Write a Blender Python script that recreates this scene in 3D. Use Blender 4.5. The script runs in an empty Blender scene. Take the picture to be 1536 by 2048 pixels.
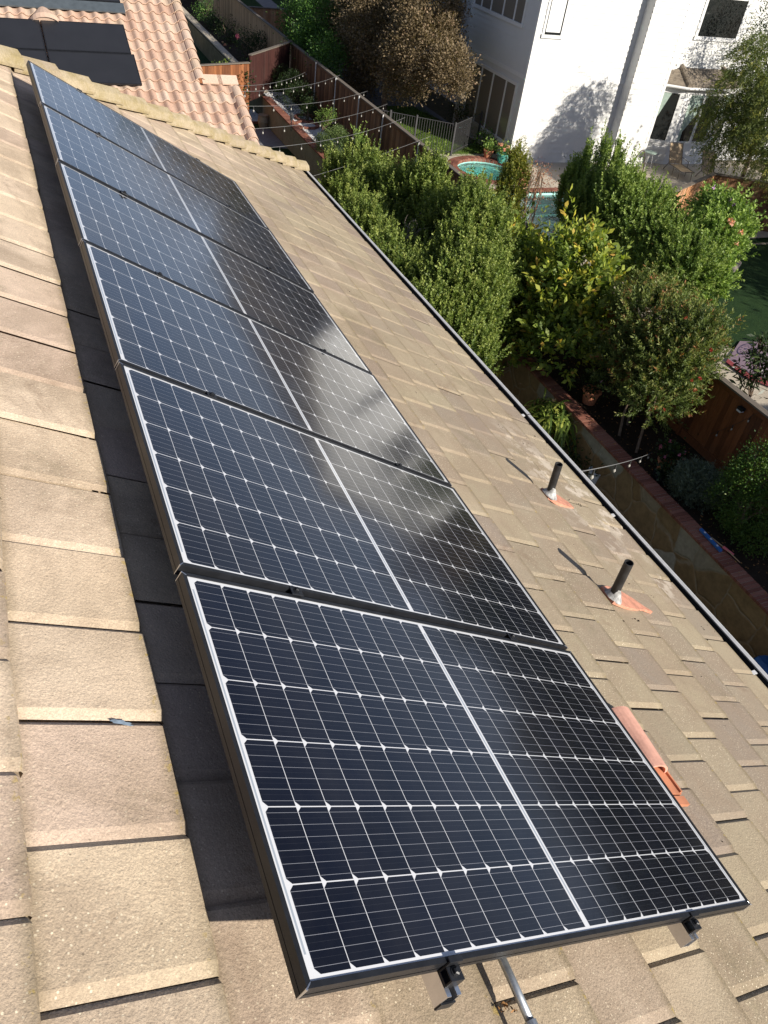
import bpy, math, random
import numpy as np
from mathutils import Vector, Matrix

sc = bpy.context.scene
COL = sc.collection
random.seed(7)
rng = np.random.default_rng(7)
R_ = math.radians

# ------------------------------------------------------------------ camera
CR = np.array([[-0.379023, -0.917661, 0.119332], [-0.63606, 0.164681, -0.753862], [0.672138, -0.361634, -0.646105]])
CP = np.array([-0.425967, 1.688213, 2.306042])
FPX = 1572.5
cd = bpy.data.cameras.new('camera'); cam = bpy.data.objects.new('camera', cd); COL.objects.link(cam)
cd.sensor_fit = 'VERTICAL'; cd.sensor_height = 24; cd.lens = FPX / 2048 * 24
cd.clip_start = 0.05; cd.clip_end = 5000
M = Matrix.Identity(4)
for i in range(3):
    M[i][0] = CR[0][i]; M[i][1] = -CR[1][i]; M[i][2] = -CR[2][i]; M[i][3] = CP[i]
cam.matrix_world = M
sc.camera = cam

# ------------------------------------------------------------------ world, sun, exposure
SUNV = Vector((-0.804, -0.392, 0.447)).normalized()
w = bpy.data.worlds.new('World'); sc.world = w; w.use_nodes = True
wn = w.node_tree
sky = wn.nodes.new('ShaderNodeTexSky'); sky.sky_type = 'NISHITA'; sky.sun_disc = False
sky.sun_elevation = R_(26.5); sky.sun_rotation = R_(244); sky.air_density = 1.0; sky.dust_density = 1.2; sky.ozone_density = 1.5
hz = wn.nodes.new('ShaderNodeMix'); hz.data_type = 'RGBA'; hz.blend_type = 'MULTIPLY'; hz.inputs[0].default_value = 1; hz.inputs[7].default_value = (.80, .97, 1.32, 1)
wn.links.new(sky.outputs[0], hz.inputs[6])
ctc = wn.nodes.new('ShaderNodeTexCoord'); cmp_ = wn.nodes.new('ShaderNodeMapping'); cmp_.inputs['Scale'].default_value = (1.6, 1.6, 9); cmp_.inputs['Rotation'].default_value = (.35, .2, 0)
cno = wn.nodes.new('ShaderNodeTexNoise'); cno.inputs['Scale'].default_value = 2.4; cno.inputs['Detail'].default_value = 6; cno.inputs['Roughness'].default_value = .55; cno.inputs['Distortion'].default_value = .5
crp = wn.nodes.new('ShaderNodeValToRGB'); crp.color_ramp.elements[0].position = .43; crp.color_ramp.elements[1].position = .70
cmx = wn.nodes.new('ShaderNodeMix'); cmx.data_type = 'RGBA'; cmx.inputs[7].default_value = (9.0, 9.3, 10.0, 1)
wn.links.new(ctc.outputs['Generated'], cmp_.inputs[0]); wn.links.new(cmp_.outputs[0], cno.inputs['Vector']); wn.links.new(cno.outputs['Fac'], crp.inputs[0])
cml = wn.nodes.new('ShaderNodeMath'); cml.operation = 'MULTIPLY'; cml.inputs[1].default_value = .6; wn.links.new(crp.outputs[0], cml.inputs[0])
sxyz = wn.nodes.new('ShaderNodeSeparateXYZ'); wn.links.new(ctc.outputs['Generated'], sxyz.inputs[0])
hzr = wn.nodes.new('ShaderNodeValToRGB'); hzr.color_ramp.elements[0].position = .0; hzr.color_ramp.elements[0].color = (.8, .8, .8, 1); hzr.color_ramp.elements[1].position = .30; hzr.color_ramp.elements[1].color = (0, 0, 0, 1)   # pale band low over the horizon
wn.links.new(sxyz.outputs[2], hzr.inputs[0])
hmx = wn.nodes.new('ShaderNodeMix'); hmx.data_type = 'RGBA'; hmx.inputs[7].default_value = (7.4, 9.6, 13.8, 1); wn.links.new(hzr.outputs[0], hmx.inputs[0]); wn.links.new(hz.outputs[2], hmx.inputs[6])
wn.links.new(cml.outputs[0], cmx.inputs[0]); wn.links.new(hmx.outputs[2], cmx.inputs[6]); wn.links.new(cmx.outputs[2], wn.nodes['Background'].inputs[0])
wn.nodes['Background'].inputs[1].default_value = 0.042
sd = bpy.data.lights.new('sun', 'SUN'); sd.energy = 4.6; sd.angle = R_(0.55); sd.color = (1.0, 0.93, 0.82)
so = bpy.data.objects.new('sun', sd); COL.objects.link(so)
so.rotation_euler = SUNV.to_track_quat('Z', 'Y').to_euler(); so.location = (0, 0, 30)
sc.view_settings.view_transform = 'Standard'; sc.view_settings.look = 'None'
sc.view_settings.exposure = 0.6; sc.view_settings.gamma = 1.0
sc.cycles.max_bounces = 8; sc.cycles.transparent_max_bounces = 8
sc.cycles.use_denoising = True

# ------------------------------------------------------------------ helpers
AL = R_(30); CA, SA = math.cos(AL), math.sin(AL)
def RW(u, v, h):                      # roof coordinates (along eave, up slope, out of the slope) -> world
    return Vector((u, v * CA - h * SA, v * SA + h * CA))
ROOFM = Matrix(((1, 0, 0, 0), (0, CA, -SA, 0), (0, SA, CA, 0), (0, 0, 0, 1)))
def at(x, y, **k):                    # where the view ray through a photo pixel meets X=, Y= or Z= a value
    d = CR.T @ np.array([(x - 768) / FPX, (y - 1024) / FPX, 1.0])
    (ax, val), = k.items(); i = 'XYZ'.index(ax)
    return Vector(CP + d * (val - CP[i]) / d[i])

class MB:
    def __init__(s): s.v = []; s.f = []; s.t = []; s.m = []
    def face(s, pts, tint=0.5, mi=0):
        n = len(s.v); s.v += [tuple(p) for p in pts]; s.f.append(tuple(range(n, n + len(pts)))); s.t.append(tint); s.m.append(mi)
    def mesh(s, vs, fs, tint=0.5, mi=0):
        n = len(s.v); s.v += [tuple(p) for p in vs]
        for f in fs: s.f.append(tuple(i + n for i in f)); s.t.append(tint); s.m.append(mi)
    def box(s, a, b, tint=0.5, mi=0, M=None):
        x0, y0, z0 = a; x1, y1, z1 = b
        vs = [Vector(p) for p in ((x0,y0,z0),(x1,y0,z0),(x1,y1,z0),(x0,y1,z0),(x0,y0,z1),(x1,y0,z1),(x1,y1,z1),(x0,y1,z1))]
        if M is not None: vs = [M @ p for p in vs]
        s.mesh(vs, [(3,2,1,0),(4,5,6,7),(0,1,5,4),(1,2,6,5),(2,3,7,6),(3,0,4,7)], tint, mi)
    def prism(s, poly, z0, z1, tint=0.5, mi=0):
        n = len(poly); vs = [(p[0], p[1], z0) for p in poly] + [(p[0], p[1], z1) for p in poly]
        s.mesh(vs, [tuple(range(n))[::-1], tuple(range(n, 2*n))] + [(i, (i+1) % n, n+(i+1) % n, n+i) for i in range(n)], tint, mi)
    def tube(s, path, rad, seg=8, tint=0.5, mi=0, cap=True):
        path = [Vector(p) for p in path]; n = len(path)
        if not hasattr(rad, '__len__'): rad = [rad] * n
        vs = []; up = Vector((0.13, 0.21, 1)).normalized(); a = None
        for i, p in enumerate(path):
            d = (path[min(i+1, n-1)] - path[max(i-1, 0)]).normalized()
            if a is None:
                a = d.cross(up)
                if a.length < 1e-3: a = d.cross(Vector((1, 0, 0)))
            a = (a - d * a.dot(d)).normalized(); b = d.cross(a)
            for k in range(seg):
                t = 2 * math.pi * k / seg; vs.append(p + (a * math.cos(t) + b * math.sin(t)) * rad[i])
        fs = [(i*seg+k, i*seg+(k+1) % seg, (i+1)*seg+(k+1) % seg, (i+1)*seg+k) for i in range(n-1) for k in range(seg)]
        if cap: fs += [tuple(range(seg))[::-1], tuple(range((n-1)*seg, n*seg))]
        s.mesh(vs, fs, tint, mi)
    def lathe(s, c, prof, seg=20, tint=0.5, mi=0):
        vs = []; c = Vector(c)
        for r, z in prof:
            for k in range(seg):
                t = 2 * math.pi * k / seg; vs.append(c + Vector((r * math.cos(t), r * math.sin(t), z)))
        s.mesh(vs, [(i*seg+k, i*seg+(k+1) % seg, (i+1)*seg+(k+1) % seg, (i+1)*seg+k) for i in range(len(prof)-1) for k in range(seg)], tint, mi)
    def build(s, name, mat, parent=None, smooth=False, bevel=0):
        me = bpy.data.meshes.new(name); me.from_pydata(s.v, [], s.f); me.validate()
        mats = mat if isinstance(mat, (list, tuple)) else [mat]
        for m_ in mats: me.materials.append(m_)
        if len(me.polygons) == len(s.t):
            at_ = me.attributes.new('tint', 'FLOAT', 'FACE'); at_.data.foreach_set('value', s.t)
            if len(mats) > 1: me.polygons.foreach_set('material_index', s.m)
        if smooth: me.polygons.foreach_set('use_smooth', [True] * len(me.polygons))
        o = bpy.data.objects.new(name, me); COL.objects.link(o)
        if parent: o.parent = parent; o.matrix_parent_inverse = parent.matrix_basis.inverted()
        if bevel:
            b = o.modifiers.new('edge', 'BEVEL'); b.width = bevel; b.segments = 2; b.limit_method = 'ANGLE'
        return o

def tag(o, label=None, cat=None, group=None, kind=None):
    if label: o['label'] = label
    if cat: o['category'] = cat
    if group: o['group'] = group
    if kind: o['kind'] = kind
    return o
def thing(name, label, cat, loc=(0, 0, 0), group=None):
    o = bpy.data.objects.new(name, None); COL.objects.link(o); o.location = loc; o.empty_display_size = 0.2
    return tag(o, label, cat, group)
def copy_tree(o, parent=None):
    c = o.copy(); COL.objects.link(c)
    if parent: c.parent = parent
    for ch in list(o.children): copy_tree(ch, c)
    return c

# ------------------------------------------------------------------ materials
class Mat:
    def __init__(s, name):
        s.m = bpy.data.materials.new(name); s.m.use_nodes = True; s.nt = s.m.node_tree
        s.b = s.nt.nodes['Principled BSDF']; s.out = s.nt.nodes['Material Output']; s._oc = None
    def n(s, t, **k):
        x = s.nt.nodes.new(t)
        for a, v in k.items(): setattr(x, a, v)
        return x
    def l(s, a, b): s.nt.links.new(a, b)
    def set(s, **k):
        for a, v in k.items():
            i = s.b.inputs[a.replace('_', ' ')]
            if hasattr(v, 'is_linked') or isinstance(v, bpy.types.NodeSocket): s.l(v, i)
            else: i.default_value = (*v, 1) if isinstance(v, tuple) and len(v) == 3 else v
        return s
    def oc(s):
        if not s._oc: s._oc = s.n('ShaderNodeTexCoord').outputs['Object']
        return s._oc
    def mp(s, scale=(1, 1, 1), rot=(0, 0, 0), src=None):
        m_ = s.n('ShaderNodeMapping'); m_.inputs['Scale'].default_value = scale; m_.inputs['Rotation'].default_value = rot
        s.l(src or s.oc(), m_.inputs['Vector']); return m_.outputs[0]
    def noise(s, sc_, det=4, rough=.6, vec=None, dist=0):
        x = s.n('ShaderNodeTexNoise'); x.inputs['Scale'].default_value = sc_; x.inputs['Detail'].default_value = det
        x.inputs['Roughness'].default_value = rough; x.inputs['Distortion'].default_value = dist
        s.l(vec or s.oc(), x.inputs['Vector']); return x.outputs['Fac']
    def voro(s, sc_, vec=None, feat='F1', out='Distance'):
        x = s.n('ShaderNodeTexVoronoi', feature=feat); x.inputs['Scale'].default_value = sc_
        s.l(vec or s.oc(), x.inputs['Vector']); return x.outputs[out]
    def ramp(s, fac, stops, interp='LINEAR'):
        r = s.n('ShaderNodeValToRGB'); e = r.color_ramp; e.interpolation = interp
        while len(e.elements) < len(stops): e.elements.new(.5)
        for k, (p, c) in zip(e.elements, stops):
            k.position = p; k.color = (*c, 1) if hasattr(c, '__len__') else (c, c, c, 1)
        s.l(fac, r.inputs[0]); return r.outputs[0]
    def mix(s, f, a, b, mode='MIX'):
        x = s.n('ShaderNodeMix', data_type='RGBA', blend_type=mode)
        for v, i in ((f, x.inputs[0]), (a, x.inputs[6]), (b, x.inputs[7])):
            if isinstance(v, bpy.types.NodeSocket): s.l(v, i)
            else: i.default_value = (*v, 1) if hasattr(v, '__len__') and len(v) == 3 else v
        return x.outputs[2]
    def math(s, op, a, b=0.0, c=0.0):
        x = s.n('ShaderNodeMath', operation=op)
        for i, v in enumerate((a, b, c)):
            if isinstance(v, bpy.types.NodeSocket): s.l(v, x.inputs[i])
            else: x.inputs[i].default_value = v
        return x.outputs[0]
    def attr(s, name): return s.n('ShaderNodeAttribute', attribute_name=name).outputs['Fac']
    def bump(s, h, st=.3, dist=.01, nrm=None):
        x = s.n('ShaderNodeBump'); x.inputs['Strength'].default_value = st; x.inputs['Distance'].default_value = dist
        s.l(h, x.inputs['Height'])
        if nrm: s.l(nrm, x.inputs['Normal'])
        s.l(x.outputs[0], s.b.inputs['Normal']); return x.outputs[0]
    def xyz(s, v=None):
        x = s.n('ShaderNodeSeparateXYZ'); s.l(v or s.oc(), x.inputs[0]); return x.outputs

def plain(name, c, rough=.6, metal=0.0, var=.15, sc_=8, spec=.5, bump=0.0):
    m_ = Mat(name); nz = m_.noise(sc_, 5)
    c0 = tuple(x * (1 - var) for x in c); c1 = tuple(min(1, x * (1 + var)) for x in c)
    m_.set(Base_Color=m_.ramp(nz, [(.3, c0), (.7, c1)]), Roughness=rough, Metallic=metal, Specular_IOR_Level=spec)
    if bump: m_.bump(m_.noise(sc_ * 6, 4), bump, .01)
    return m_.m

def tile_material():
    m_ = Mat('weathered_concrete_tile'); t = m_.attr('tint'); X, Y, Z = m_.xyz()
    base = m_.ramp(t, [(0, (.62, .475, .37)), (.2, (.72, .575, .435)), (.45, (.73, .585, .43)), (.7, (.70, .56, .395)), (.85, (.70, .54, .42)), (1, (.58, .45, .355))])
    olive = m_.ramp(t, [(0, (.285, .23, .185)), (.25, (.38, .315, .22)), (.55, (.40, .335, .228)), (.75, (.355, .30, .208)), (1, (.28, .228, .185))])
    low = m_.math('MULTIPLY_ADD', m_.noise(.9, 3), 1.2, m_.math('MULTIPLY_ADD', X, -.075, m_.math('MULTIPLY_ADD', Y, -.40, .25)))   # more olive towards the eave and the near end
    lowm = m_.ramp(low, [(.1, 0), (.8, 1)])
    col = m_.mix(lowm, base, olive)
    blot = m_.ramp(m_.noise(3.2, 6, .7), [(.35, 0), (.7, 1)])
    col = m_.mix(m_.math('MULTIPLY', blot, .42), col, (.34, .26, .18))
    big = m_.ramp(m_.noise(1.5, 7, .75, None, .6), [(.45, 0), (.58, 1)])
    col = m_.mix(m_.math('MULTIPLY', big, .45), col, (.30, .225, .16))
    moss = m_.ramp(m_.noise(1.4, 7, .75), [(.57, 0), (.72, 1)])
    col = m_.mix(m_.math('MULTIPLY', moss, .45), col, (.16, .14, .075))
    sp = m_.ramp(m_.noise(230, 3, .75), [(.28, (.66, .66, .66)), (.5, (1, 1, 1)), (.74, (1.38, 1.36, 1.32))])
    col = m_.mix(.75, col, sp, 'MULTIPLY')
    grit = m_.ramp(m_.voro(75), [(.0, 1), (.13, 1), (.2, 0)])
    gm = m_.math('MULTIPLY', grit, m_.ramp(m_.noise(2.3, 4), [(.40, .05), (.60, .9)]))
    col = m_.mix(gm, col, (.78, .68, .50))
    dk = m_.ramp(m_.voro(31), [(.0, 1), (.05, 1), (.09, 0)])
    col = m_.mix(m_.math('MULTIPLY', dk, .5), col, (.10, .085, .06))
    # pale efflorescence near the eave
    # dirt and lichen along each course butt, with shading painted under the overlap
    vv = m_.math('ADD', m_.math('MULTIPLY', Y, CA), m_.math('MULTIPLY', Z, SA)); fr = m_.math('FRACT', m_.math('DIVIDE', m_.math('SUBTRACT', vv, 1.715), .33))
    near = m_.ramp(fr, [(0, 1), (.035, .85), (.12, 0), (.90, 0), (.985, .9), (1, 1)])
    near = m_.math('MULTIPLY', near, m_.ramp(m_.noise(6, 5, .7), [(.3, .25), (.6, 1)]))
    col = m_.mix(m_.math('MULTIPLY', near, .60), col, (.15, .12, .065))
    lich = m_.math('MULTIPLY', m_.ramp(fr, [(0, 1), (.05, .6), (.09, 0)]), m_.ramp(m_.noise(38, 3), [(.60, 0), (.66, 1)]))
    col = m_.mix(m_.math('MULTIPLY', lich, .7), col, (.42, .30, .05))
    run = m_.ramp(m_.noise(2.2, 6, .75, None, .8), [(.60, 0), (.70, 1)])
    col = m_.mix(m_.math('MULTIPLY', run, .38), col, (.20, .13, .085))
    st = m_.ramp(m_.noise(5.0, 7, .72), [(.50, 0), (.56, 1)])
    reg = m_.ramp(m_.noise(.75, 2, .5), [(.48, 0), (.60, 1)])
    eave = m_.ramp(m_.math('MULTIPLY_ADD', Y, -1.0, -1.15), [(.05, 0), (.55, 1)])
    nearx = m_.ramp(m_.math('MULTIPLY_ADD', X, -.2, 1.0), [(0, 0), (.35, 1)])
    sm = m_.math('MULTIPLY', m_.math('MULTIPLY', st, reg), m_.math('MULTIPLY', eave, nearx))
    col = m_.mix(m_.math('MULTIPLY', sm, .85), col, (.60, .52, .42))
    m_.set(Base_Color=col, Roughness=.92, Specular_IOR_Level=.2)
    h = m_.math('ADD', m_.noise(120, 3, .7), m_.math('MULTIPLY', m_.noise(14, 4), .8))
    m_.bump(h, .6, .005); return m_.m

def cell_material(L, W):
    m_ = Mat('photovoltaic_cells_under_glass'); X, Y, Z = m_.xyz()
    BU, BV = .008, .017                                  # backsheet border (short / long direction)
    pu = (W - 2 * BU) / 6; dv = .017; pv = (L - 2 * BV - dv) / 20
    U = m_.math('SUBTRACT', X, BU); V0 = m_.math('SUBTRACT', m_.math('SUBTRACT', Y, L / 2), 0)
    VA = m_.math('SUBTRACT', m_.math('ABSOLUTE', V0), dv / 2)          # distance from divider, both halves
    fu = m_.math('MULTIPLY', m_.math('FRACT', m_.math('DIVIDE', U, pu)), pu)
    fv = m_.math('MULTIPLY', m_.math('FRACT', m_.math('DIVIDE', VA, pv)), pv)
    eu = m_.math('MINIMUM', fu, m_.math('SUBTRACT', pu, fu)); ev0 = m_.math('SUBTRACT', pv, fv)
    ev = m_.math('MINIMUM', fv, ev0)
    g1 = m_.math('LESS_THAN', eu, .0013); g2 = m_.math('LESS_THAN', ev, .0008)
    ch = m_.math('LESS_THAN', m_.math('ADD', eu, ev0), .0125)
    bo = m_.math('MAXIMUM', m_.math('LESS_THAN', U, 0), m_.math('GREATER_THAN', U, 6 * pu))
    bo = m_.math('MAXIMUM', bo, m_.math('MAXIMUM', m_.math('LESS_THAN', VA, 0), m_.math('GREATER_THAN', VA, 10 * pv)))
    white = m_.math('MAXIMUM', m_.math('MAXIMUM', g1, g2), m_.math('MAXIMUM', ch, bo))
    # ribbons in the divider and beside the end borders
    rib = m_.math('LESS_THAN', m_.math('ABSOLUTE', V0), .003)
    rib2 = m_.math('LESS_THAN', m_.math('ABSOLUTE', m_.math('SUBTRACT', m_.math('ABSOLUTE', V0), L / 2 - .0085)), .0024)
    rib = m_.math('MULTIPLY', m_.math('MAXIMUM', rib, rib2), m_.math('LESS_THAN', m_.math('ABSOLUTE', m_.math('SUBTRACT', X, W / 2)), W / 2 - .045))
    # bus bars
    nb = 6
    fb = m_.math('ABSOLUTE', m_.math('SUBTRACT', m_.math('FRACT', m_.math('MULTIPLY', m_.math('DIVIDE', fu, pu), nb)), .5))
    bb = m_.math('LESS_THAN', fb, .00042 / (pu / nb))
    fb2 = m_.math('ABSOLUTE', m_.math('SUBTRACT', m_.math('FRACT', m_.math('MULTIPLY', m_.math('DIVIDE', fu, pu), nb)), .02))
    bb2 = m_.math('LESS_THAN', fb2, .00022 / (pu / nb))
    cid = m_.n('ShaderNodeCombineXYZ')
    m_.l(m_.math('FLOOR', m_.math('DIVIDE', U, pu)), cid.inputs[0]); m_.l(m_.math('FLOOR', m_.math('DIVIDE', m_.math('ADD', V0, 5), pv)), cid.inputs[1])
    wn_ = m_.n('ShaderNodeTexWhiteNoise', noise_dimensions='3D'); m_.l(cid.outputs[0], wn_.inputs['Vector'])
    cell = m_.ramp(wn_.outputs['Value'], [(0, (.0042, .0048, .0095)), (1, (.0065, .0075, .0145))])
    col = m_.mix(m_.math('MULTIPLY', bb2, .25), cell, (.10, .105, .12))
    col = m_.mix(bb, col, (.25, .26, .29))
    col = m_.mix(white, col, (.64, .65, .67)); col = m_.mix(rib, col, (.33, .37, .42))
    dust = m_.ramp(m_.noise(7, 6, .7), [(.35, 0), (.75, 1)])
    col = m_.mix(m_.math('MULTIPLY', dust, .014), col, (.5, .46, .4))
    low_ = m_.math('MULTIPLY', m_.ramp(Y, [(.0, 1), (.05, .5), (.22, 0)]), m_.ramp(m_.noise(5, 5, .7, m_.mp((6, .6, 1))), [(.35, .1), (.7, 1)]))
    col = m_.mix(m_.math('MULTIPLY', low_, .035), col, (.5, .46, .4))
    drop = m_.math('MULTIPLY', m_.ramp(m_.voro(9), [(0, 1), (.018, 1), (.035, 0)]), m_.ramp(m_.noise(1.7, 2), [(.60, 0), (.64, 1)]))
    col = m_.mix(m_.math('MULTIPLY', drop, .35), col, (.55, .53, .48))
    m_.set(Base_Color=col, Roughness=.4, Specular_IOR_Level=.0)
    bp = m_.n('ShaderNodeBump'); bp.inputs['Strength'].default_value = .05; bp.inputs['Distance'].default_value = .002
    m_.l(m_.noise(9, 3), bp.inputs['Height'])
    gl = m_.n('ShaderNodeBsdfGlossy'); gl.inputs['Color'].default_value = (.97, .98, 1, 1); m_.l(bp.outputs[0], gl.inputs['Normal'])
    m_.l(m_.ramp(m_.noise(4, 5, .7), [(.3, .075), (.75, .15)]), gl.inputs['Roughness'])
    lw = m_.n('ShaderNodeLayerWeight'); lw.inputs['Blend'].default_value = .5; m_.l(bp.outputs[0], lw.inputs['Normal'])
    fz = m_.math('MULTIPLY_ADD', m_.math('POWER', lw.outputs['Facing'], 3.3), .93, .026)      # textured solar glass
    mx = m_.n('ShaderNodeMixShader'); m_.l(fz, mx.inputs[0]); m_.l(m_.b.outputs[0], mx.inputs[1]); m_.l(gl.outputs[0], mx.inputs[2]); m_.l(mx.outputs[0], m_.out.inputs[0])
    return m_.m

def leaf_material(name, stops, trans=.3, rough=.5):
    m_ = Mat(name); r = m_.attr('tint')
    c = m_.ramp(r, stops); m_.set(Base_Color=c, Roughness=rough, Specular_IOR_Level=.35)
    tr = m_.n('ShaderNodeBsdfTranslucent'); m_.l(m_.mix(1.0, c, (1.25, 1.35, .6), 'MULTIPLY'), tr.inputs[0])
    mx = m_.n('ShaderNodeMixShader'); mx.inputs[0].default_value = trans
    m_.l(m_.b.outputs[0], mx.inputs[1]); m_.l(tr.outputs[0], mx.inputs[2]); m_.l(mx.outputs[0], m_.out.inputs[0]); return m_.m

def wood_material(name, stops, axis='z', grey=.25):
    m_ = Mat(name); t = m_.attr('tint'); scl = {'z': (9, 9, .9), 'x': (.9, 9, 9), 'y': (9, .9, 9)}[axis]
    col = m_.ramp(t, stops); g = m_.noise(3, 8, .7, m_.mp(scl), .6)
    col = m_.mix(.8, col, m_.ramp(g, [(.25, .45), (.5, 1.0), (.8, 1.5)]), 'MULTIPLY')
    col = m_.mix(m_.math('MULTIPLY', m_.ramp(m_.noise(1.3, 5), [(.5, 0), (.75, 1)]), grey), col, (.2, .18, .155))
    kn = m_.ramp(m_.voro(2.2), [(0, 1), (.035, 1), (.07, 0)])
    col = m_.mix(m_.math('MULTIPLY', kn, .7), col, (.03, .02, .012))
    m_.set(Base_Color=col, Roughness=.8, Specular_IOR_Level=.25); m_.bump(g, .4, .01); return m_.m

def brick_tint(name, stops, rough=.85):
    m_ = Mat(name); c = m_.ramp(m_.attr('tint'), stops)
    c = m_.mix(.6, c, m_.ramp(m_.noise(40, 5, .7), [(.3, .6), (.7, 1.3)]), 'MULTIPLY')
    m_.set(Base_Color=c, Roughness=rough, Specular_IOR_Level=.2); m_.bump(m_.noise(60, 3), .4, .006); return m_.m

def flagstone_material():
    m_ = Mat('ochre_flagstone'); v = m_.mp((1, 1, 1)); nv = m_.n('ShaderNodeTexNoise'); nv.inputs['Scale'].default_value = 2.5; m_.l(v, nv.inputs['Vector'])
    dv = m_.mix(.16, v, nv.outputs['Color'])
    cell = m_.voro(1.75, dv, 'F1', 'Color'); ed = m_.voro(1.75, dv, 'DISTANCE_TO_EDGE', 'Distance')
    sx = m_.n('ShaderNodeSeparateColor'); m_.l(cell, sx.inputs[0])
    c = m_.ramp(sx.outputs[0], [(0, (.20, .125, .055)), (.35, (.27, .18, .085)), (.6, (.23, .155, .075)), (.86, (.25, .17, .085)), (.93, (.30, .27, .21)), (1, (.33, .31, .25))])
    c = m_.mix(.7, c, m_.ramp(m_.noise(6, 6, .7), [(.3, .6), (.7, 1.35)]), 'MULTIPLY')
    mo = m_.ramp(ed, [(0, 1), (.014, .8), (.03, 0)])
    brk = m_.ramp(m_.noise(4, 3), [(.35, .25), (.6, 1)])
    c = m_.mix(m_.math('MULTIPLY', mo, brk), c, (.31, .255, .18))
    m_.set(Base_Color=c, Roughness=.85); m_.bump(m_.math('ADD', m_.ramp(ed, [(0, 0), (.06, 1)]), m_.math('MULTIPLY', m_.noise(12, 4), .4)), .6, .03); return m_.m

def ground_material(name, stops, sc_=3, bump=.5, rough=.95):
    m_ = Mat(name); nz = m_.noise(sc_, 8, .7); n2 = m_.noise(sc_ * 14, 4, .7)
    c = m_.mix(.7, m_.ramp(nz, stops), m_.ramp(n2, [(.25, .55), (.5, 1), (.8, 1.45)]), 'MULTIPLY')
    m_.set(Base_Color=c, Roughness=rough, Specular_IOR_Level=.15); m_.bump(n2, bump, .03); return m_.m

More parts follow.
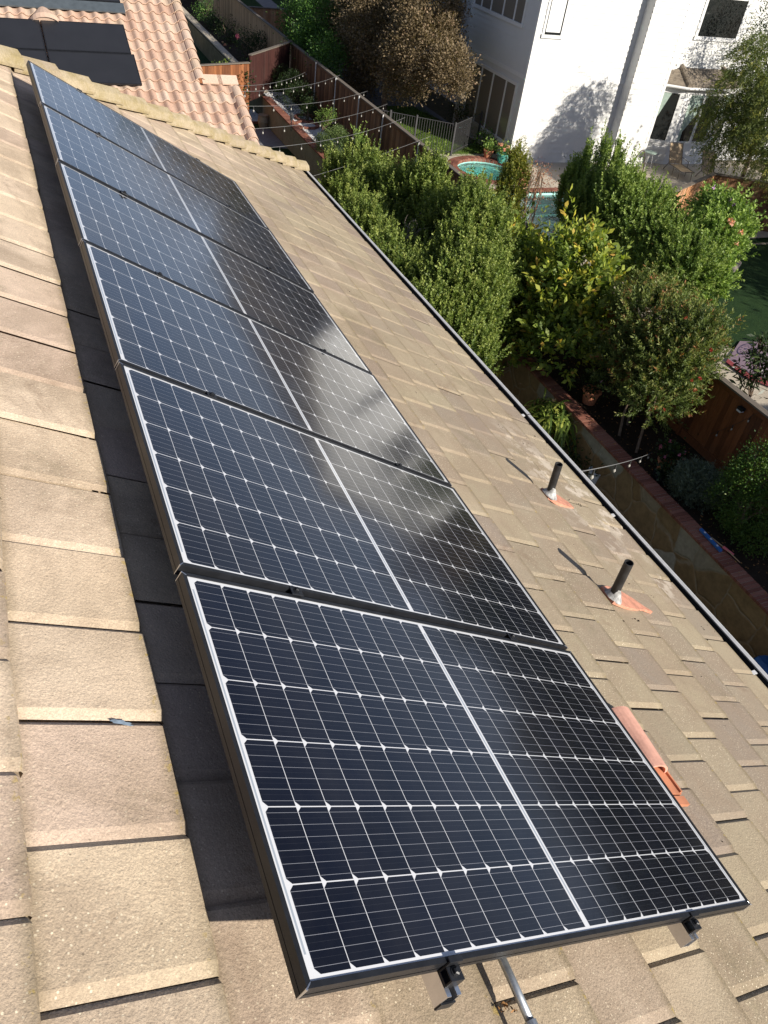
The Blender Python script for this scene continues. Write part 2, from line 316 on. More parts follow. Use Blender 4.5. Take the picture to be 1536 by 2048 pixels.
MT = dict(
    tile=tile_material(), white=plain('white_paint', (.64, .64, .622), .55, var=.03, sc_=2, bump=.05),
    trim=plain('white_trim', (.72, .72, .71), .45, var=.02), gutter=plain('brown_black_gutter_inside', (.012, .013, .016), .6),
    lip=plain('pale_gutter_lip', (.62, .62, .62), .4, var=.12, sc_=20), black=plain('black_anodised_frame', (.014, .015, .018), .42, var=.3, sc_=25, spec=.35),
    alu=plain('mill_aluminium', (.72, .72, .73), .38, 1.0, var=.08, sc_=30), zinc=plain('galvanised_conduit', (.50, .53, .55), .42, .85, var=.2, sc_=60),
    rubber=plain('black_rubber', (.015, .015, .016), .6, var=.4, sc_=30), abs=plain('sunbleached_black_pipe', (.022, .022, .023), .45, var=.6, sc_=14, bump=.1),
    mastic=plain('grey_mastic', (.34, .34, .33), .7, var=.75, sc_=28, bump=.4), salmon=plain('salmon_painted_lead', (.62, .28, .185), .75, var=.3, sc_=22, bump=.3),
    clay=plain('terracotta', (.50, .20, .105), .75, var=.2, sc_=9), claypink=plain('pink_clay_tile', (.60, .32, .24), .8, var=.25, sc_=11, bump=.15),
    concrete=ground_material('pale_concrete', [(.3, (.42, .36, .28)), (.7, (.52, .46, .37))], 2.2, .15), stucco=ground_material('grey_green_stucco', [(.3, (.22, .20, .145)), (.7, (.30, .27, .20))], 2.5, .3),
    block=ground_material('grey_block', [(.3, (.26, .22, .16)), (.7, (.38, .32, .24))], 6, .4), soil=ground_material('dark_soil', [(.3, (.022, .016, .011)), (.7, (.05, .036, .024))], 3, .8),
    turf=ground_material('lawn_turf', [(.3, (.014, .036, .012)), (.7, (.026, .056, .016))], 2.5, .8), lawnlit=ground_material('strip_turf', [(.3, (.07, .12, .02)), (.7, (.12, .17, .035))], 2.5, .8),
    gravel=ground_material('white_gravel', [(.3, (.50, .50, .50)), (.7, (.74, .74, .73))], 12, .9), dry=ground_material('dry_ground', [(.3, (.10, .09, .05)), (.7, (.18, .15, .09))], .4, .5),
    patio=ground_material('blue_grey_slab', [(.3, (.17, .17, .18)), (.7, (.25, .25, .26))], 2, .2), hill=ground_material('oak_and_grass_hill', [(.35, (.045, .05, .028)), (.6, (.12, .095, .055))], .05, .2),
    bark=plain('grey_brown_bark', (.16, .115, .08), .9, var=.4, sc_=14, bump=.5), dead=plain('bleached_dead_twigs', (.34, .29, .24), .9, var=.25, sc_=20),
    brick=brick_tint('red_cap_brick', [(0, (.17, .068, .048)), (.5, (.235, .095, .066)), (1, (.30, .14, .10))]),
    flag=flagstone_material(), teal=plain('teal_glaze', (.10, .36, .30), .25, var=.15), bowl=plain('spa_plaster', (.40, .72, .66), .6, var=.1, sc_=1.5),
    sling=plain('tan_sling', (.40, .29, .17), .7, var=.1, sc_=60), bronze=plain('bronze_chair_tube', (.13, .11, .09), .4, .4), iron=plain('black_iron', (.055, .055, .058), .45, spec=.4),
    blue=plain('blue_level_paint', (.03, .14, .42), .35, var=.1), tarp=plain('blue_tarp', (.012, .08, .22), .5, var=.15), stick=plain('bare_stick', (.42, .30, .17), .8), pink=plain('pink_plastic', (.62, .14, .17), .5),
    mat=plain('mauve_mat', (.21, .15, .19), .85, var=.1, sc_=15), matink=plain('dark_blue_ink', (.03, .03, .09), .8), matrim=plain('red_mat_hem', (.24, .04, .045), .8),
    potw=plain('white_plastic_pot', (.70, .71, .72), .4), lamp=plain('frosted_bulb_glass', (.42, .40, .36), .12, var=.05), wire=plain('grey_cord', (.20, .20, .20), .6), wired=plain('black_cord', (.03, .03, .03), .6),
    sheath=plain('pv_laminate_black', (.022, .023, .027), .36, var=.1, sc_=3, spec=.4), flashing=plain('blue_grey_flashing', (.10, .12, .135), .4, .3),
    shingle=plain('brown_flat_tile', (.20, .165, .125), .85, var=.3, sc_=6, bump=.3), curtain=plain('sage_curtain', (.30, .38, .33), .8), blind=plain('white_blind', (.72, .73, .72), .6, var=.03),
    paint=plain('blue_chalk_mark', (.20, .26, .33), .9, var=.3, sc_=60), deadleaf=plain('dry_leaf', (.30, .15, .05), .8, var=.4, sc_=40),
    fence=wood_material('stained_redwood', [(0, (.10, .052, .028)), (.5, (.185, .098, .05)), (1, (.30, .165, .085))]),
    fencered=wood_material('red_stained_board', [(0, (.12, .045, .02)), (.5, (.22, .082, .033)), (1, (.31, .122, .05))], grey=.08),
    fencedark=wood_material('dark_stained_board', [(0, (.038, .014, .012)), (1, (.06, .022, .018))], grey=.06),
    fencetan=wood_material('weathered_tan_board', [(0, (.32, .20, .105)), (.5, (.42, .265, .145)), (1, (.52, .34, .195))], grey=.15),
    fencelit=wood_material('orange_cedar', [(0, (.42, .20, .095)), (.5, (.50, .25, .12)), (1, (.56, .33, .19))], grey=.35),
    rail=wood_material('grey_cap_rail', [(0, (.13, .11, .09)), (1, (.19, .16, .13))], 'x', .5),
    sbarrel=brick_tint('peach_barrel_tile', [(0, (.50, .33, .245)), (.3, (.57, .395, .295)), (.6, (.61, .44, .335)), (.85, (.63, .475, .37)), (1, (.54, .41, .30))]),
)
m_ = Mat('hip_cap_tile'); c = m_.ramp(m_.attr('tint'), [(0, (.35, .28, .195)), (.5, (.43, .35, .235)), (1, (.385, .32, .205))])
c = m_.mix(m_.math('MULTIPLY', m_.ramp(m_.noise(7, 6, .75), [(.42, 0), (.62, 1)]), .7), c, (.27, .21, .085))
c = m_.mix(.6, c, m_.ramp(m_.noise(90, 3), [(.3, .7), (.7, 1.25)]), 'MULTIPLY'); m_.set(Base_Color=c, Roughness=.9); m_.bump(m_.noise(60, 3), .4, .006); MT['hipcap'] = m_.m
m_ = Mat('window_glass'); m_.set(Base_Color=(.018, .02, .02), Roughness=.03, Specular_IOR_Level=.6); MT['glass'] = m_.m
m_ = Mat('tinted_door_glass'); m_.set(Base_Color=(.20, .18, .15), Roughness=.05, Specular_IOR_Level=.6); MT['glasswarm'] = m_.m
def water_material():
    m_ = Mat('pool_water'); m_.set(Base_Color=(.42, .82, .78), Roughness=.03, IOR=1.33, Transmission_Weight=.92)
    m_.bump(m_.noise(4, 3), .12, .03); return m_.m
MT['water'] = water_material()
LG = lambda *c: c
LEAF = dict(
    hedge=leaf_material('pittosporum_leaf', [(0, (0.066, 0.116, 0.024)), (.5, (0.165, 0.231, 0.050)), (.85, (0.286, 0.341, 0.083)), (1, (0.418, 0.462, 0.132))]),
    privet=leaf_material('upright_hedge_leaf', [(0, (0.082, 0.141, 0.037)), (.5, (0.182, 0.266, 0.063)), (1, (0.345, 0.425, 0.109))]),
    yellow=leaf_material('yellow_green_leaf', [(0, (.065, .115, .025)), (.45, (.19, .26, .055)), (.75, (.36, .41, .075)), (.93, (.60, .54, .07)), (1, (.58, .36, .09))], .4),
    brush=leaf_material('bottlebrush_leaf', [(0, (0.051, 0.081, 0.023)), (.5, (0.109, 0.151, 0.039)), (.85, (0.273, 0.302, 0.091)), (1, (0.309, 0.125, 0.055))]),
    hib=leaf_material('hibiscus_leaf', [(0, (0.083, 0.156, 0.034)), (.6, (0.203, 0.313, 0.064)), (1, (0.404, 0.514, 0.147))]),
    brown=leaf_material('bronze_plum_leaf', [(0, (.075, .055, .03)), (.4, (.175, .132, .074)), (.75, (.28, .21, .125)), (1, (.40, .27, .18))], .25, .6),
    green=leaf_material('bright_green_leaf', [(0, (0.035, 0.086, 0.022)), (.6, (0.086, 0.188, 0.038)), (1, (0.222, 0.358, 0.065))]),
    willow=leaf_material('willow_leaf', [(0, (0.055, 0.084, 0.026)), (.5, (0.130, 0.167, 0.053)), (.85, (0.239, 0.262, 0.066)), (1, (0.358, 0.333, 0.079))], .35),
    box=leaf_material('boxwood_leaf', [(0, (0.035, 0.088, 0.016)), (.6, (0.079, 0.149, 0.025)), (1, (0.175, 0.228, 0.044))]),
    lav=leaf_material('grey_green_needle', [(0, (0.070, 0.096, 0.070)), (.6, (0.149, 0.193, 0.140)), (1, (0.245, 0.298, 0.228))]),
    strap=leaf_material('strap_leaf', [(0, (0.070, 0.121, 0.024)), (.5, (0.182, 0.252, 0.044)), (1, (0.483, 0.504, 0.101))]),
    dark=leaf_material('dark_glossy_leaf', [(0, (0.012, 0.022, 0.008)), (.7, (0.026, 0.046, 0.014)), (1, (0.072, 0.102, 0.030))], .1, .35),
    topi=leaf_material('topiary_leaf', [(0, (0.070, 0.114, 0.038)), (.6, (0.149, 0.210, 0.070)), (1, (0.263, 0.315, 0.114))]),
    conifer=leaf_material('golden_conifer_spray', [(0, (0.066, 0.092, 0.017)), (.6, (0.171, 0.197, 0.030)), (1, (0.315, 0.289, 0.049))]),
    redtwig=leaf_material('russet_leaf', [(0, (0.210, 0.079, 0.052)), (.6, (0.420, 0.175, 0.105)), (1, (0.525, 0.385, 0.175))]),
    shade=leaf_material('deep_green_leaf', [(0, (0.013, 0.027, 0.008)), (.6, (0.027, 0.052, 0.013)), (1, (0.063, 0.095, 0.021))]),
    grass=leaf_material('grass_blade', [(0, (0.088, 0.175, 0.026)), (1, (0.228, 0.350, 0.061))]),
    flower=leaf_material('red_petal', [(0, (.36, .03, .02)), (1, (.55, .08, .06))]), pinkf=leaf_material('pink_petal', [(0, (.60, .12, .28)), (1, (.8, .35, .48))]),
    coral=leaf_material('coral_petal', [(0, (0.800, 0.263, 0.175)), (1, (0.800, 0.665, 0.525))]), violet=leaf_material('violet_petal', [(0, (0.525, 0.263, 0.735)), (1, (0.800, 0.525, 0.800))]),
)

# ================================================================== setting
def sheet(name, poly, z, mat, kind='structure'):
    mb = MB(); mb.face([(p[0], p[1], z) for p in poly]); return tag(mb.build(name, mat), kind=kind)
def slab(name, poly, z0, z1, mat):
    mb = MB(); mb.prism(poly, z0, z1); return tag(mb.build(name, mat), kind='structure')
ZL, ZB = -8.2, -7.3                    # lower yard, planting bed / neighbour's yard
YW, YF = -9.27, -11.5                  # retaining wall face, fence line
sheet('ground', [(-900, -900), (900, -900), (900, 900), (-900, 900)], -8.6, MT['dry'])
sheet('lower_yard', [(-60, YW - .1), (70, YW - .1), (70, 40), (-60, 40)], ZL, MT['turf'])
tb0 = MB()
for (a, b_, c_, d_) in ((-60, 160, -14.1, YW - .12), (-60, 160, -120, -20.3), (-60, 20.4, -20.3, -14.1), (29.75, 160, -20.3, -14.1)):
    tb0.box((a, c_, -8.5), (b_, d_, ZB - .03))
tag(tb0.build('terrace', MT['dry']), kind='structure')
sheet('planting_bed', [(-10, YF), (40.4, YF), (40.4, YW - .2), (-10, YW - .2)], ZB, MT['soil'])
sheet('far_planting_bed', [(41, YF), (75, YF), (75, -9.55), (41, -9.55)], ZB, MT['soil'])
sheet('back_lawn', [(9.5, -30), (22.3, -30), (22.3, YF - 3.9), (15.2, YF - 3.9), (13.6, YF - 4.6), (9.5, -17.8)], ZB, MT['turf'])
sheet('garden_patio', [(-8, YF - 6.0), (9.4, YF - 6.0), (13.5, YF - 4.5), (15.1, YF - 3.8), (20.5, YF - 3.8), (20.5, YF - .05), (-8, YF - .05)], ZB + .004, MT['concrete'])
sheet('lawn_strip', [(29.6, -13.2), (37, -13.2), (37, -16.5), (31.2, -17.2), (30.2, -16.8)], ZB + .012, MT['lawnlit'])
sheet('far_lawn', [(55, -13), (95, -13), (95, -28), (55, -28)], ZB + .004, MT['turf'])
sheet('far_path', [(53, -15.4), (95, -17.2), (95, -18.6), (53, -16.6)], ZB + .012, MT['patio'])
sheet('shaded_paving', [(33.8, -17.3), (46, -17.3), (46, -12), (37, -12), (37, -16.5)], ZB + .006, MT['patio'])
sheet('side_patio', [(33.6, -9.25), (36.4, -9.25), (36.4, -7.2), (34.3, -7.6)], ZL + .006, MT['patio'])
sheet('far_yard_paving', [(49.5, -8.9), (56, -9.3), (56, -6.2), (50.2, -6.4)], ZL + .006, MT['concrete'])

def hole_deck():                       # pool deck with openings for the spa and the pool
    mb = MB(); sx, sy, sr = 28.0, -15.9, 1.5
    N = 48
    ring = [(sx + sr * math.cos(2*math.pi*k/N), sy + sr * math.sin(2*math.pi*k/N)) for k in range(N)]
    x0, x1, y0, y1 = 26.2, 30.0, -17.75, -13.6
    def onbox(a):
        c, s_ = math.cos(a), math.sin(a); t = 1e9
        for lim, v in ((x1 - sx if c > 0 else x0 - sx, c), (y1 - sy if s_ > 0 else y0 - sy, s_)):
            if abs(v) > 1e-6: t = min(t, lim / v)
        return (sx + c * t, sy + s_ * t)
    for k in range(N):
        a, b = 2*math.pi*k/N, 2*math.pi*(k+1)/N
        mb.face([(*ring[k], ZB + .03), (*onbox(a), ZB + .03), (*onbox(b), ZB + .03), (*ring[(k+1) % N], ZB + .03)])
    for (a, b, c_, d) in ((26.2, 28.9, -30, -17.75), (19.0, 26.2, -14.2, -11.56), (26.2, 30, -13.6, -11.56), (25.6, 26.2, -30, -14.2), (20.5, 25.6, -30, -20.2), (28.9, 30.2, -17.3, -13.6)):
        if a == 28.9: continue
        mb.face([(a, c_, ZB + .03), (b, c_, ZB + .03), (b, d, ZB + .03), (a, d, ZB + .03)])
    return tag(mb.build('pool_deck', MT['concrete']), kind='structure')
hole_deck()
hb = MB(); seg = 60
for i in range(seg):                   # low hills round the valley
    a0, a1 = R_(-150 + 210 * i / seg), R_(-150 + 210 * (i + 1) / seg)
    h = lambda a: 6 + 5 * math.sin(3.1 * a + .6) + 4 * math.sin(7.3 * a) + 2.5 * math.sin(17 * a)
    for r0, r1, f0, f1 in ((430, 520, -.2, .6), (520, 640, .6, 1.0)):
        p = lambda r, a, f: (r * math.cos(a), r * math.sin(a), -8.6 + max(0, h(a) + 8) * f)
        hb.face([p(r0, a0, f0), p(r0, a1, f0), p(r1, a1, f1), p(r1, a0, f1)])
tag(hb.build('hills', MT['hill'], smooth=True), kind='structure')

# ================================================================== own house with its flat-tile roof
house = thing('tiled_house', 'house with flat tan concrete roof tiles carrying the near row of six solar panels', 'house', (3, 1, ZL))
PITCH, KW, RT = .33, .285, -.18
def hip_u(v): return 6.62 + (1.82 - v) * (4.33 / 4.449)
tb = MB(); trng = random.Random(3)
for k in range(-8, 14):                # courses, k=13 at the eave
    nv = 1.715 - PITCH * k; off = .116 + (KW / 2 if k % 2 else 0)
    for j in range(-16, 42):
        u0 = off + KW * j
        if u0 > hip_u(nv) + .05: continue
        dz = trng.gauss(0, .0016); tl = trng.gauss(0, .0012); sk = trng.gauss(0, .0022); nvj = nv + trng.gauss(0, .003)
        hb_ = .0074 + trng.gauss(0, .0012); us = [.0002, .027, KW - .015, KW - .0002]; zs = [-hb_, 0, 0, -.0100]
        vs = []
        for (vv, zf) in ((nvj, -.034), (nvj, -.006), (nvj + .007, 0), (nvj + PITCH + .02, -.0285)):
            for a, (du, dzv) in enumerate(zip(us, zs)):
                uu = u0 + du; pv = vv + sk * (du / KW - .5) * 2
                uu = min(uu, hip_u(pv) + .02)
                z = RT + zf + (dzv if zf > -.03 else 0) + dz + tl * (1 if a > 1 else -1)
                vs.append(RW(uu, pv, z))
        fs = [(r*4+c_, r*4+c_+1, (r+1)*4+c_+1, (r+1)*4+c_) for r in range(3) for c_ in range(3)]
        tb.mesh(vs, fs, trng.random())
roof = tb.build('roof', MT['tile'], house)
db = MB()                              # deck under the tiles, and the roof planes facing away
E1, H1 = RW(hip_u(-2.57), -2.55, -.235), RW(hip_u(4.0), 4.0, -.235)
db.face([RW(-5, -2.55, -.235), E1, H1, RW(-5, 4.0, -.235)], .3)
R1 = RW(-5, 4.0, -.235); yr = 2 * R1.y - E1.y
db.face([E1, (E1.x, yr, E1.z), H1], .4)
db.face([R1, H1, (E1.x, yr, E1.z), (-5, yr, E1.z)], .6)
db.build('roof_deck', MT['tile'], house)
# hip caps
hc = MB(); hA, hB = RW(hip_u(3.9), 3.9, -.15), RW(hip_u(-2.63), -2.63, -.15); hd = (hB - hA); HL = hd.length; hd.normalize()
hs = hd.cross(Vector((0, 0, 1))).normalized(); hn = hs.cross(hd).normalized()
ncap = 21
for i in range(ncap):
    p0 = hA + hd * (HL * i / ncap - .05); p1 = hA + hd * (HL * (i + 1) / ncap + .03); tt = trng.random()
    vs = []
    for p, wdt, zz in ((p0, .088, -.004), (p1, .108, .034)):
        for sx_, z_ in ((-1, -.062), (-.80, -.006), (-.25, .045), (.25, .045), (.80, -.006), (1, -.062)):
            vs.append(p + hs * (sx_ * wdt) + hn * (z_ + zz))
    for p, wdt, zz in ((p1, .106, .014), (p0, .086, -.02)):
        for sx_, z_ in ((-1, -.062), (-.80, -.006), (-.25, .045), (.25, .045), (.80, -.006), (1, -.062)):
            vs.append(p + hs * (sx_ * wdt * .96) + hn * (z_ + zz))
    fs = [(r*6+c_, r*6+c_+1, (r+1)*6+c_+1, (r+1)*6+c_) for r in range(3) for c_ in range(5)]
    fs += [(18+c_, 18+c_+1, c_+1, c_) for c_ in range(5)] + [(0, 6, 12, 18), (5, 23, 17, 11)]
    hc.mesh(vs, fs, tt)
hc.build('hip_cap', MT['hipcap'], house)
# gutter
gb = MB(); gy0 = -2.57
prof = [(-2.50, -.275), (-2.50, -.36), (-2.66, -.36), (-2.70, -.262), (-2.716, -.255), (-2.724, -.266), (-2.684, -.374), (-2.48, -.374)]
gx0, gx1 = -4.5, hip_u(-2.63) + .02
E0 = RW(0, -2.57, -.18); eY, eZ = E0.y, E0.z
gprof = [(eY + .03, eZ - .05), (eY + .03, eZ - .15), (eY - .075, eZ - .15), (eY - .105, eZ - .055)]
for (ya, za), (yb, zb) in zip(gprof, gprof[1:]):
    gb.face([(gx0, ya, za), (gx1, ya, za), (gx1, yb, zb), (gx0, yb, zb)])
gb.face([(gx1, *p) for p in gprof])
gut = gb.build('gutter', MT['gutter'], house)
lb = MB(); lp = [(eY - .103, eZ - .06), (eY - .098, eZ - .044), (eY - .118, eZ - .038), (eY - .135, eZ - .05), (eY - .135, eZ - .16), (eY + .03, eZ - .162)]
xs = [gx0, -2, 1.3, 4.44, 7.3, gx1]
for i in range(len(xs) - 1):
    dz = [0, .002, -.002, .003, 0][i]
    for (ya, za), (yb, zb) in zip(lp, lp[1:]):
        lb.face([(xs[i], ya, za + dz), (xs[i+1] - .004, ya, za + dz), (xs[i+1] - .004, yb, zb + dz), (xs[i], yb, zb + dz)])
lb.build('gutter_lip', MT['lip'], gut)
for gx in (1.42, 3.02, 4.44):
    b = MB(); b.box((gx, eY - .075, eZ - .058), (gx + .028, eY + .0, eZ - .05)); b.box((gx, eY - .005, eZ - .058), (gx + .028, eY + .03, eZ - .028)); b.build('gutter_hanger', MT['lip'], gut)
b = MB(); b.box((gx0, eY + .035, eZ - .3), (hip_u(-2.55) - .1, eY + .06, eZ - .045)); b.build('fascia', MT['trim'], house)
b = MB(); b.box((-4.2, eY + .5, ZL), (10.2, eY + 9.0, eZ - .28)); b.build('wall', MT['stucco'], house)

# ================================================================== the six solar panels
PW, PL, GAP = 1.016, 1.687, .0208; STEP = PW + GAP
cellm = cell_material(PL - .022, PW - .022)
def make_panel():
    r = thing('solar_panel', 'x', 'solar panel'); F, T = .011, .036
    fb = MB()                          # mitred frame: top flange, outer wall, inner return
    o = [(0, 0), (PW, 0), (PW, PL), (0, PL)]; i_ = [(F, F), (PW - F, F), (PW - F, PL - F), (F, PL - F)]
    for k in range(4):
        a, b_, c_, d = o[k], o[(k+1) % 4], i_[(k+1) % 4], i_[k]
        fb.face([(*a, 0), (*b_, 0), (*c_, 0), (*d, 0)])
        for q in range(3):             # ribbed outer wall
            z0, z1 = -T * q / 3, -T * (q + 1) / 3; e = .0007
            nx, ny = [(0, 1), (-1, 0), (0, -1), (1, 0)][k]; s_ = e if q == 1 else 0
            A = lambda p, z: (p[0] + nx * s_, p[1] + ny * s_, z)
            fb.face([A(a, z1), A(b_, z1), A(b_, z0), A(a, z0)])
        fb.face([(*d, 0), (*c_, 0), (*c_, -.0035), (*d, -.0035)])
    fb.face([(*p, -T) for p in o][::-1])
    fb.build('frame', MT['black'], r)
    g = MB(); g.face([(0, 0, 0), (PW - 2*F, 0, 0), (PW - 2*F, PL - 2*F, 0), (0, PL - 2*F, 0)])
    go = g.build('glass', cellm, r); go.location = (F, F, -.0030)
    for (cx, cy) in o:                 # bare aluminium showing at the mitred corners
        s = MB(); ix = 1 if cx == 0 else -1; iy = 1 if cy == 0 else -1
        s.tube([(cx - ix*.0004, cy - iy*.0004, -T * .97), (cx - ix*.0004, cy - iy*.0004, -.001), (cx + ix * F * .9, cy + iy * F * .9, .0004)], [.0012, .0024, .0008], 6)
        s.build('corner_seam', MT['alu'], r)
    return r
plabels = ['solar panel nearest the camera, over the two cut rail ends', 'second solar panel up from the two cut rail ends',
           'third solar panel from the cut rail ends, catching a pale reflection', 'fourth solar panel from the cut rail ends, half blue and half grey reflection',
           'fifth solar panel from the cut rail ends, next to the last one', 'farthest solar panel of the near row, beside the hip tiles']
panel = make_panel()
prs = random.Random(5)
for k in range(6):
    p = panel if k == 0 else copy_tree(panel)
    p.matrix_world = ROOFM @ Matrix.Translation((k * STEP + prs.gauss(0, .0008), prs.gauss(0, .0012), prs.gauss(0, .0006))) @ Matrix.Rotation(prs.gauss(0, .0011), 4, 'X') @ Matrix.Rotation(prs.gauss(0, .0018), 4, 'Y')
    tag(p, plabels[k], 'solar panel', 'solar panels in the near row')
VR = (.355, 1.325)
for v, lab, ext in ((VR[1], 'grey aluminium rail with a black plastic end cap under the upper side of the panels', .050), (VR[0], 'grey aluminium rail with an open cut end under the lower side of the panels', .048)):
    r = thing('mounting_rail', lab, 'rail', (0, 0, 0), 'rails under the solar panels')
    b = MB(); wd, h0, h1, tk = .020, -.080, -.0365, .003; x1 = 6 * STEP + .02
    b.box((-ext, v - wd, h0), (x1, v - wd + tk, h1)); b.box((-ext, v + wd - tk, h0), (x1, v + wd, h1)); b.box((-ext + .001, v - wd + tk, h0), (x1, v + wd - tk, h0 + tk))
    b.box((-ext, v - wd + tk, h1 - tk), (x1, v - wd + .012, h1)); b.box((-ext, v + wd - .012, h1 - tk), (x1, v + wd - tk, h1))
    o = b.build('channel', MT['alu'], r)
    if v == VR[1]:
        b = MB(); b.box((-ext - .004, v - wd - .001, h0 - .001), (-ext, v + wd + .001, h0 + .021)); b.box((-ext - .002, v - wd + tk + .0005, h0 + tk), (-ext + .012, v + wd - tk - .0005, h0 + .02)); b.build('end_cap', MT['black'], r)
    for q in (.55, 2.1, 3.6, 5.2):
        b = MB(); b.box((q, v - .02, RT - .01), (q + .05, v + .02, h0 - .001)); b.build('standoff', MT['alu'], r)
    for c_ in r.children: c_.matrix_world = ROOFM
def clamp(u, v, end, lab):
    r = thing('module_clamp', lab, 'clamp', (0, 0, 0), 'clamps holding the solar panels')
    b = MB()
    if end:
        b.box((-.034, -.019, -.036), (-.003, .019, -.030)); b.box((-.006, -.019, -.036), (-.0015, .019, .002)); b.box((-.006, -.019, .0012), (.007, .019, .0042)); b.box((-.034, -.019, -.030), (-.030, .019, -.012))
        b.box((-.034, -.019, -.014), (-.006, .019, -.011))
        bl = (-.018, 0, -.011)
    else:
        b.box((-.017, -.02, .0008), (.017, .02, .0042)); b.box((-.0075, -.02, -.03), (-.005, .02, .0008)); b.box((.005, -.02, -.03), (.0075, .02, .0008))
        bl = (0, 0, .0042)
    b.build('bracket', MT['black'], r, bevel=.001)
    b = MB(); b.lathe(bl, [(.0001, 0), (.0085, 0), (.0085, .007), (.0058, .0095), (.0001, .0095)], 6); b.lathe(bl, [(.0001, 0), (.0115, 0), (.0115, .0016), (.0001, .0018)], 14); b.build('bolt', MT['black'], r)
    r.matrix_world = ROOFM @ Matrix.Translation((u, v, 0)); return r
ordn = ['first', 'second', 'third', 'fourth', 'fifth']
for k in range(5):
    for v, sd_ in ((VR[1], 'upslope'), (VR[0], 'downslope')):
        clamp((k + 1) * STEP - GAP / 2, v, False, 'small black clamp in the %s gap from the cut rail ends, on the %s rail' % (ordn[k], sd_))
clamp(0, VR[1], True, 'black end clamp with bolt above the capped rail end'); clamp(0, VR[0], True, 'black end clamp with bolt above the open rail end')
for v, sd_ in ((VR[1], 'upslope'), (VR[0], 'downslope')):
    c_ = clamp(6 * STEP - GAP, v, True, 'tiny black end clamp beside the hip tiles, on the %s rail' % sd_)
    c_.matrix_world = ROOFM @ Matrix.Translation((6 * STEP - GAP, v, 0)) @ Matrix.Rotation(math.pi, 4, 'Z')
# conduit and strap
r = thing('metal_conduit', 'thin galvanised metal conduit coming out from under the nearest solar panel', 'conduit')
b = MB(); cz = -.145; b.tube([RW(.9, 1.0, cz), RW(.0, 1.012, cz), RW(-.105, 1.016, cz)], .0105, 14); b.build('tube', MT['zinc'], r, smooth=True)
b = MB(); b.tube([RW(-.098, 1.016, cz), RW(-.16, 1.019, cz)], .0145, 14); b.tube([RW(-.12, 1.017, cz), RW(-.127, 1.0175, cz)], .0165, 6); b.build('coupling', MT['zinc'], r, smooth=False)
b = MB(); b.tube([RW(-.16, 1.019, cz), RW(-.9, 1.04, cz)], .0105, 14); b.build('tube', MT['zinc'], r, smooth=True)

# vent pipes
def vent(u, v, ln, lean, lab, skirt):
    r = thing('vent_pipe', lab, 'vent pipe', (0, 0, 0), 'vent pipes through the roof')
    c = RW(u, v, RT); up = Vector((lean[0], lean[1], 1)).normalized(); rad = .0265
    b = MB(); n = 22; a1 = up.cross(Vector((1, 0, 0))).normalized(); a2 = up.cross(a1)
    rings = [(rad * 1.02, -.03), (rad, ln * .3), (rad, ln), (rad * .84, ln), (rad * .82, ln - .12)]
    vs = [c + up * z + (a1 * math.cos(2*math.pi*q/n) + a2 * math.sin(2*math.pi*q/n)) * rr for rr, z in rings for q in range(n)]
    b.mesh(vs, [(i*n+q, i*n+(q+1) % n, (i+1)*n+(q+1) % n, (i+1)*n+q) for i in range(len(rings)-1) for q in range(n)]); b.build('pipe', MT['abs'], r, smooth=False)
    b = MB(); n = 26; vs = []; vr = random.Random(int(u * 100))
    nrm = RW(0, 0, 1) - RW(0, 0, 0)
    ru, rv = RW(1, 0, 0) - RW(0, 0, 0), RW(0, 1, 0) - RW(0, 0, 0)
    for rr, z, mixn in ((.062, .004, 1), (.055, .016, 1), (.04, .035, .6), (.032, .065, .2), (rad * 1.01, .083, 0)):
        for q in range(n):
            a = 2*math.pi*q/n; j = 1 + vr.uniform(-.07, .07) * mixn; ax = (nrm * mixn + up * (1 - mixn)).normalized()
            vs.append(c + ax * z + (ru * math.cos(a) + rv * math.sin(a)) * rr * j)
    b.mesh(vs, [(i*n+q, i*n+(q+1) % n, (i+1)*n+(q+1) % n, (i+1)*n+q) for i in range(4) for q in range(n)]); b.build('boot', MT['mastic'], r, smooth=True)
    b = MB(); vs = []; N = 14
    top = [(u + du, v + dv) for du, dv in skirt]
    b.face([RW(a, b_, RT + .006) for a, b_ in top]); b.face([RW(a, b_, RT - .012) for a, b_ in top][::-1])
    for q in range(len(top)):
        a, b_ = top[q], top[(q + 1) % len(top)]; b.face([RW(*a, RT - .012), RW(*b_, RT - .012), RW(*b_, RT + .006), RW(*a, RT + .006)])
    b.build('flashing', MT['salmon'], r)
    return r
vent(1.80, -1.335, .285, (-.02, -.01), 'black vent pipe with grey mastic boot and the larger salmon flashing', [(.075, .04), (.10, -.05), (.10, -.15), (.055, -.26), (.0, -.335), (-.028, -.40), (-.036, -.40), (-.03, -.31), (-.058, -.21), (-.065, -.06), (-.05, .04)])
vent(2.868, -1.655, .27, (.015, 0), 'black vent pipe with small salmon flashing, standing close to the gutter', [(.07, .03), (.075, -.06), (.05, -.17), (.0, -.24), (-.05, -.245), (-.07, -.16), (-.075, -.02), (-.04, .04)])

